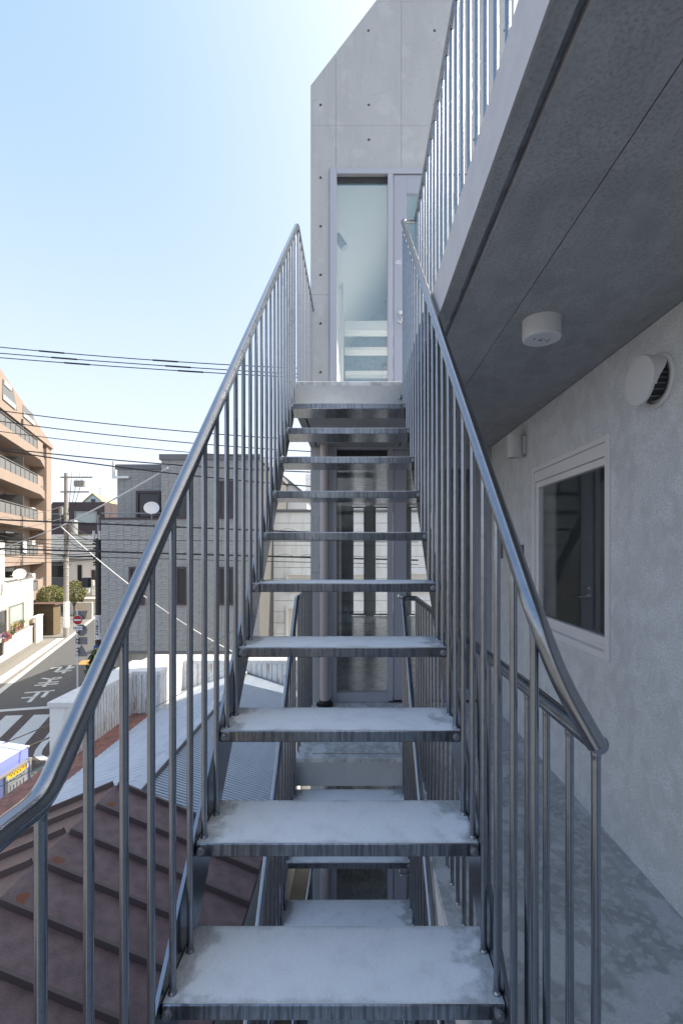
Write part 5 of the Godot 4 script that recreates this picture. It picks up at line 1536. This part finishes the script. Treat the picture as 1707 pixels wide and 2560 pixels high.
func street() -> void:
	ground_sheet("ground", [[-400, -100], [400, -100], [400, 600], [-400, 600]], 0.0, M.pavement)
	ground_sheet("crossing_road", [[-40, 9.5], [-9.6, 9.5], [-9.6, 15.2], [-10.1, 16.5], [-11.9, 20.6], [-40, 19.2]], 0.004, M.crossing)
	ground_sheet("road", [[-11.85, 20.65], [-40, 19.25], [-40, 20.5], [-17.5, 22.4], [-16.2, 22.4], [-17.2, 25], [-25.4, 48], [-33, 70], [-29, 70], [-22.2, 48], [-13.4, 24.2]], 0.004, M.asphalt)
	var y := 0.008
	ground_sheet("edge_line", strip([[-16.3, 22.2], [-17.3, 25], [-21.4, 36.7], [-25.7, 48.5]], 0.28), y, M.paint)
	ground_sheet("edge_line", strip([[-19.5, 54.0 - 20.0], [-13.0, 22.95], [-12.0, 20.9]].slice(1), 0.22), y, M.paint)
	ground_sheet("edge_line", strip([[-11.8, 20.3], [-10.75, 17.2], [-10.42, 16.2], [-10.2, 15.75], [-9.8, 15.45], [-9.3, 15.35]], 0.22), y, M.paint)
	ground_sheet("stop_line", strip([[-16.6, 19.85], [-14.56, 20.1], [-12.15, 20.72]], 0.32), y, M.paint)
	for k in 6:
		var x := -12.5 - 1.05 * k
		ground_sheet("crosswalk_stripe", [[x - 0.32, 19.6 - 0.1 * k], [x + 0.32, 19.65 - 0.1 * k], [x + 1.45, 16.2], [x + 0.8, 16.2]], y, M.paint)
	var u := Vector3(-0.942, 0, 0.336) * 1.15
	var v := Vector3(0.336, 0, 0.942) * 1.9
	var i := 0
	for q in [["止", -14.4, 22.1], ["ま", -15.3, 24.55], ["れ", -16.2, 27.05]]:
		var st := newst()
		glyph_mesh(st, q[0], Vector3(q[1], y, -q[2]) - u * 0.5 - v * 0.5, u, v, 0.17)
		struct("road_lettering", st, M.paint)
	ground_sheet("orange_marking", [[-16.0, 28.2], [-15.2, 28.2], [-15.6, 29.3], [-16.3, 29.3]], y, M.orange_paint)
	ground_sheet("gutter_strip", strip([[-17.0, 22.2], [-18.0, 25], [-22.0, 36.7]], 0.5), 0.006, M.floor)

# ---------------------------------------------------------------- scene
func _ready() -> void:
	rng.seed = 5
	var cam := Camera3D.new()
	cam.name = "camera"
	cam.projection = Camera3D.PROJECTION_FRUSTUM
	cam.near = 0.05
	cam.far = 900.0
	cam.size = 0.05 * 2352.0 / 1130.0
	cam.frustum_offset = Vector2(-0.05 * 34.0 / 1130.0, 0.05 * 88.0 / 1130.0)
	cam.position = Vector3(0, EY, 0)
	add_child(cam)
	cam.current = true

	var env := Environment.new()
	env.background_mode = Environment.BG_SKY
	var sm := ProceduralSkyMaterial.new()
	sm.sky_top_color = lin(0.20, 0.345, 0.60)
	sm.sky_horizon_color = lin(0.70, 0.735, 0.78)
	sm.sky_curve = 0.34
	sm.ground_bottom_color = lin(0.2, 0.2, 0.2)
	sm.ground_horizon_color = lin(0.6, 0.62, 0.65)
	sm.sun_angle_max = 100.0
	sm.sun_curve = 0.55
	var sky := Sky.new()
	sky.sky_material = sm
	env.sky = sky
	env.tonemap_mode = Environment.TONE_MAPPER_LINEAR
	env.tonemap_exposure = 1.75
	env.sdfgi_enabled = true
	env.ssao_enabled = true
	env.ssil_enabled = true
	var we := WorldEnvironment.new()
	we.environment = env
	add_child(we)

	var sun := DirectionalLight3D.new()
	sun.name = "sun"
	sun.light_energy = 1.6
	sun.light_color = Color(1.0, 0.96, 0.9)
	sun.light_angular_distance = 0.5
	sun.shadow_enabled = true
	add_child(sun)
	# from the right, a little ahead, 43 degrees high
	sun.look_at_from_position(Vector3(cos(0.20) * cos(0.75), sin(0.75), -sin(0.20) * cos(0.75)) * 50.0, Vector3.ZERO)

	make_materials()
	street()
	our_building()
	staircase(F3, "upper steel stair flight with pale mortar treads climbing to door 401")
	staircase(F2, "middle steel stair flight seen below through the open treads")
	staircase(F2 - 2.574, "lowest steel stair flight down to the street level")
	corridor_railing(F4, -2.4, 3.357, "steel railing along the top corridor above the light grey slab edge")
	corridor_railing(F3, 0.825, 3.357, "steel railing beside the corridor floor, right of the stair")
	corridor_railing(F2, 0.825, 3.357, "steel railing of the lower corridor under the stair")
	fittings()
	roofs()
	tiled_house()
	back_houses()
	apartment_block()
	left_street()
	far_houses()
	poles()
	wires()
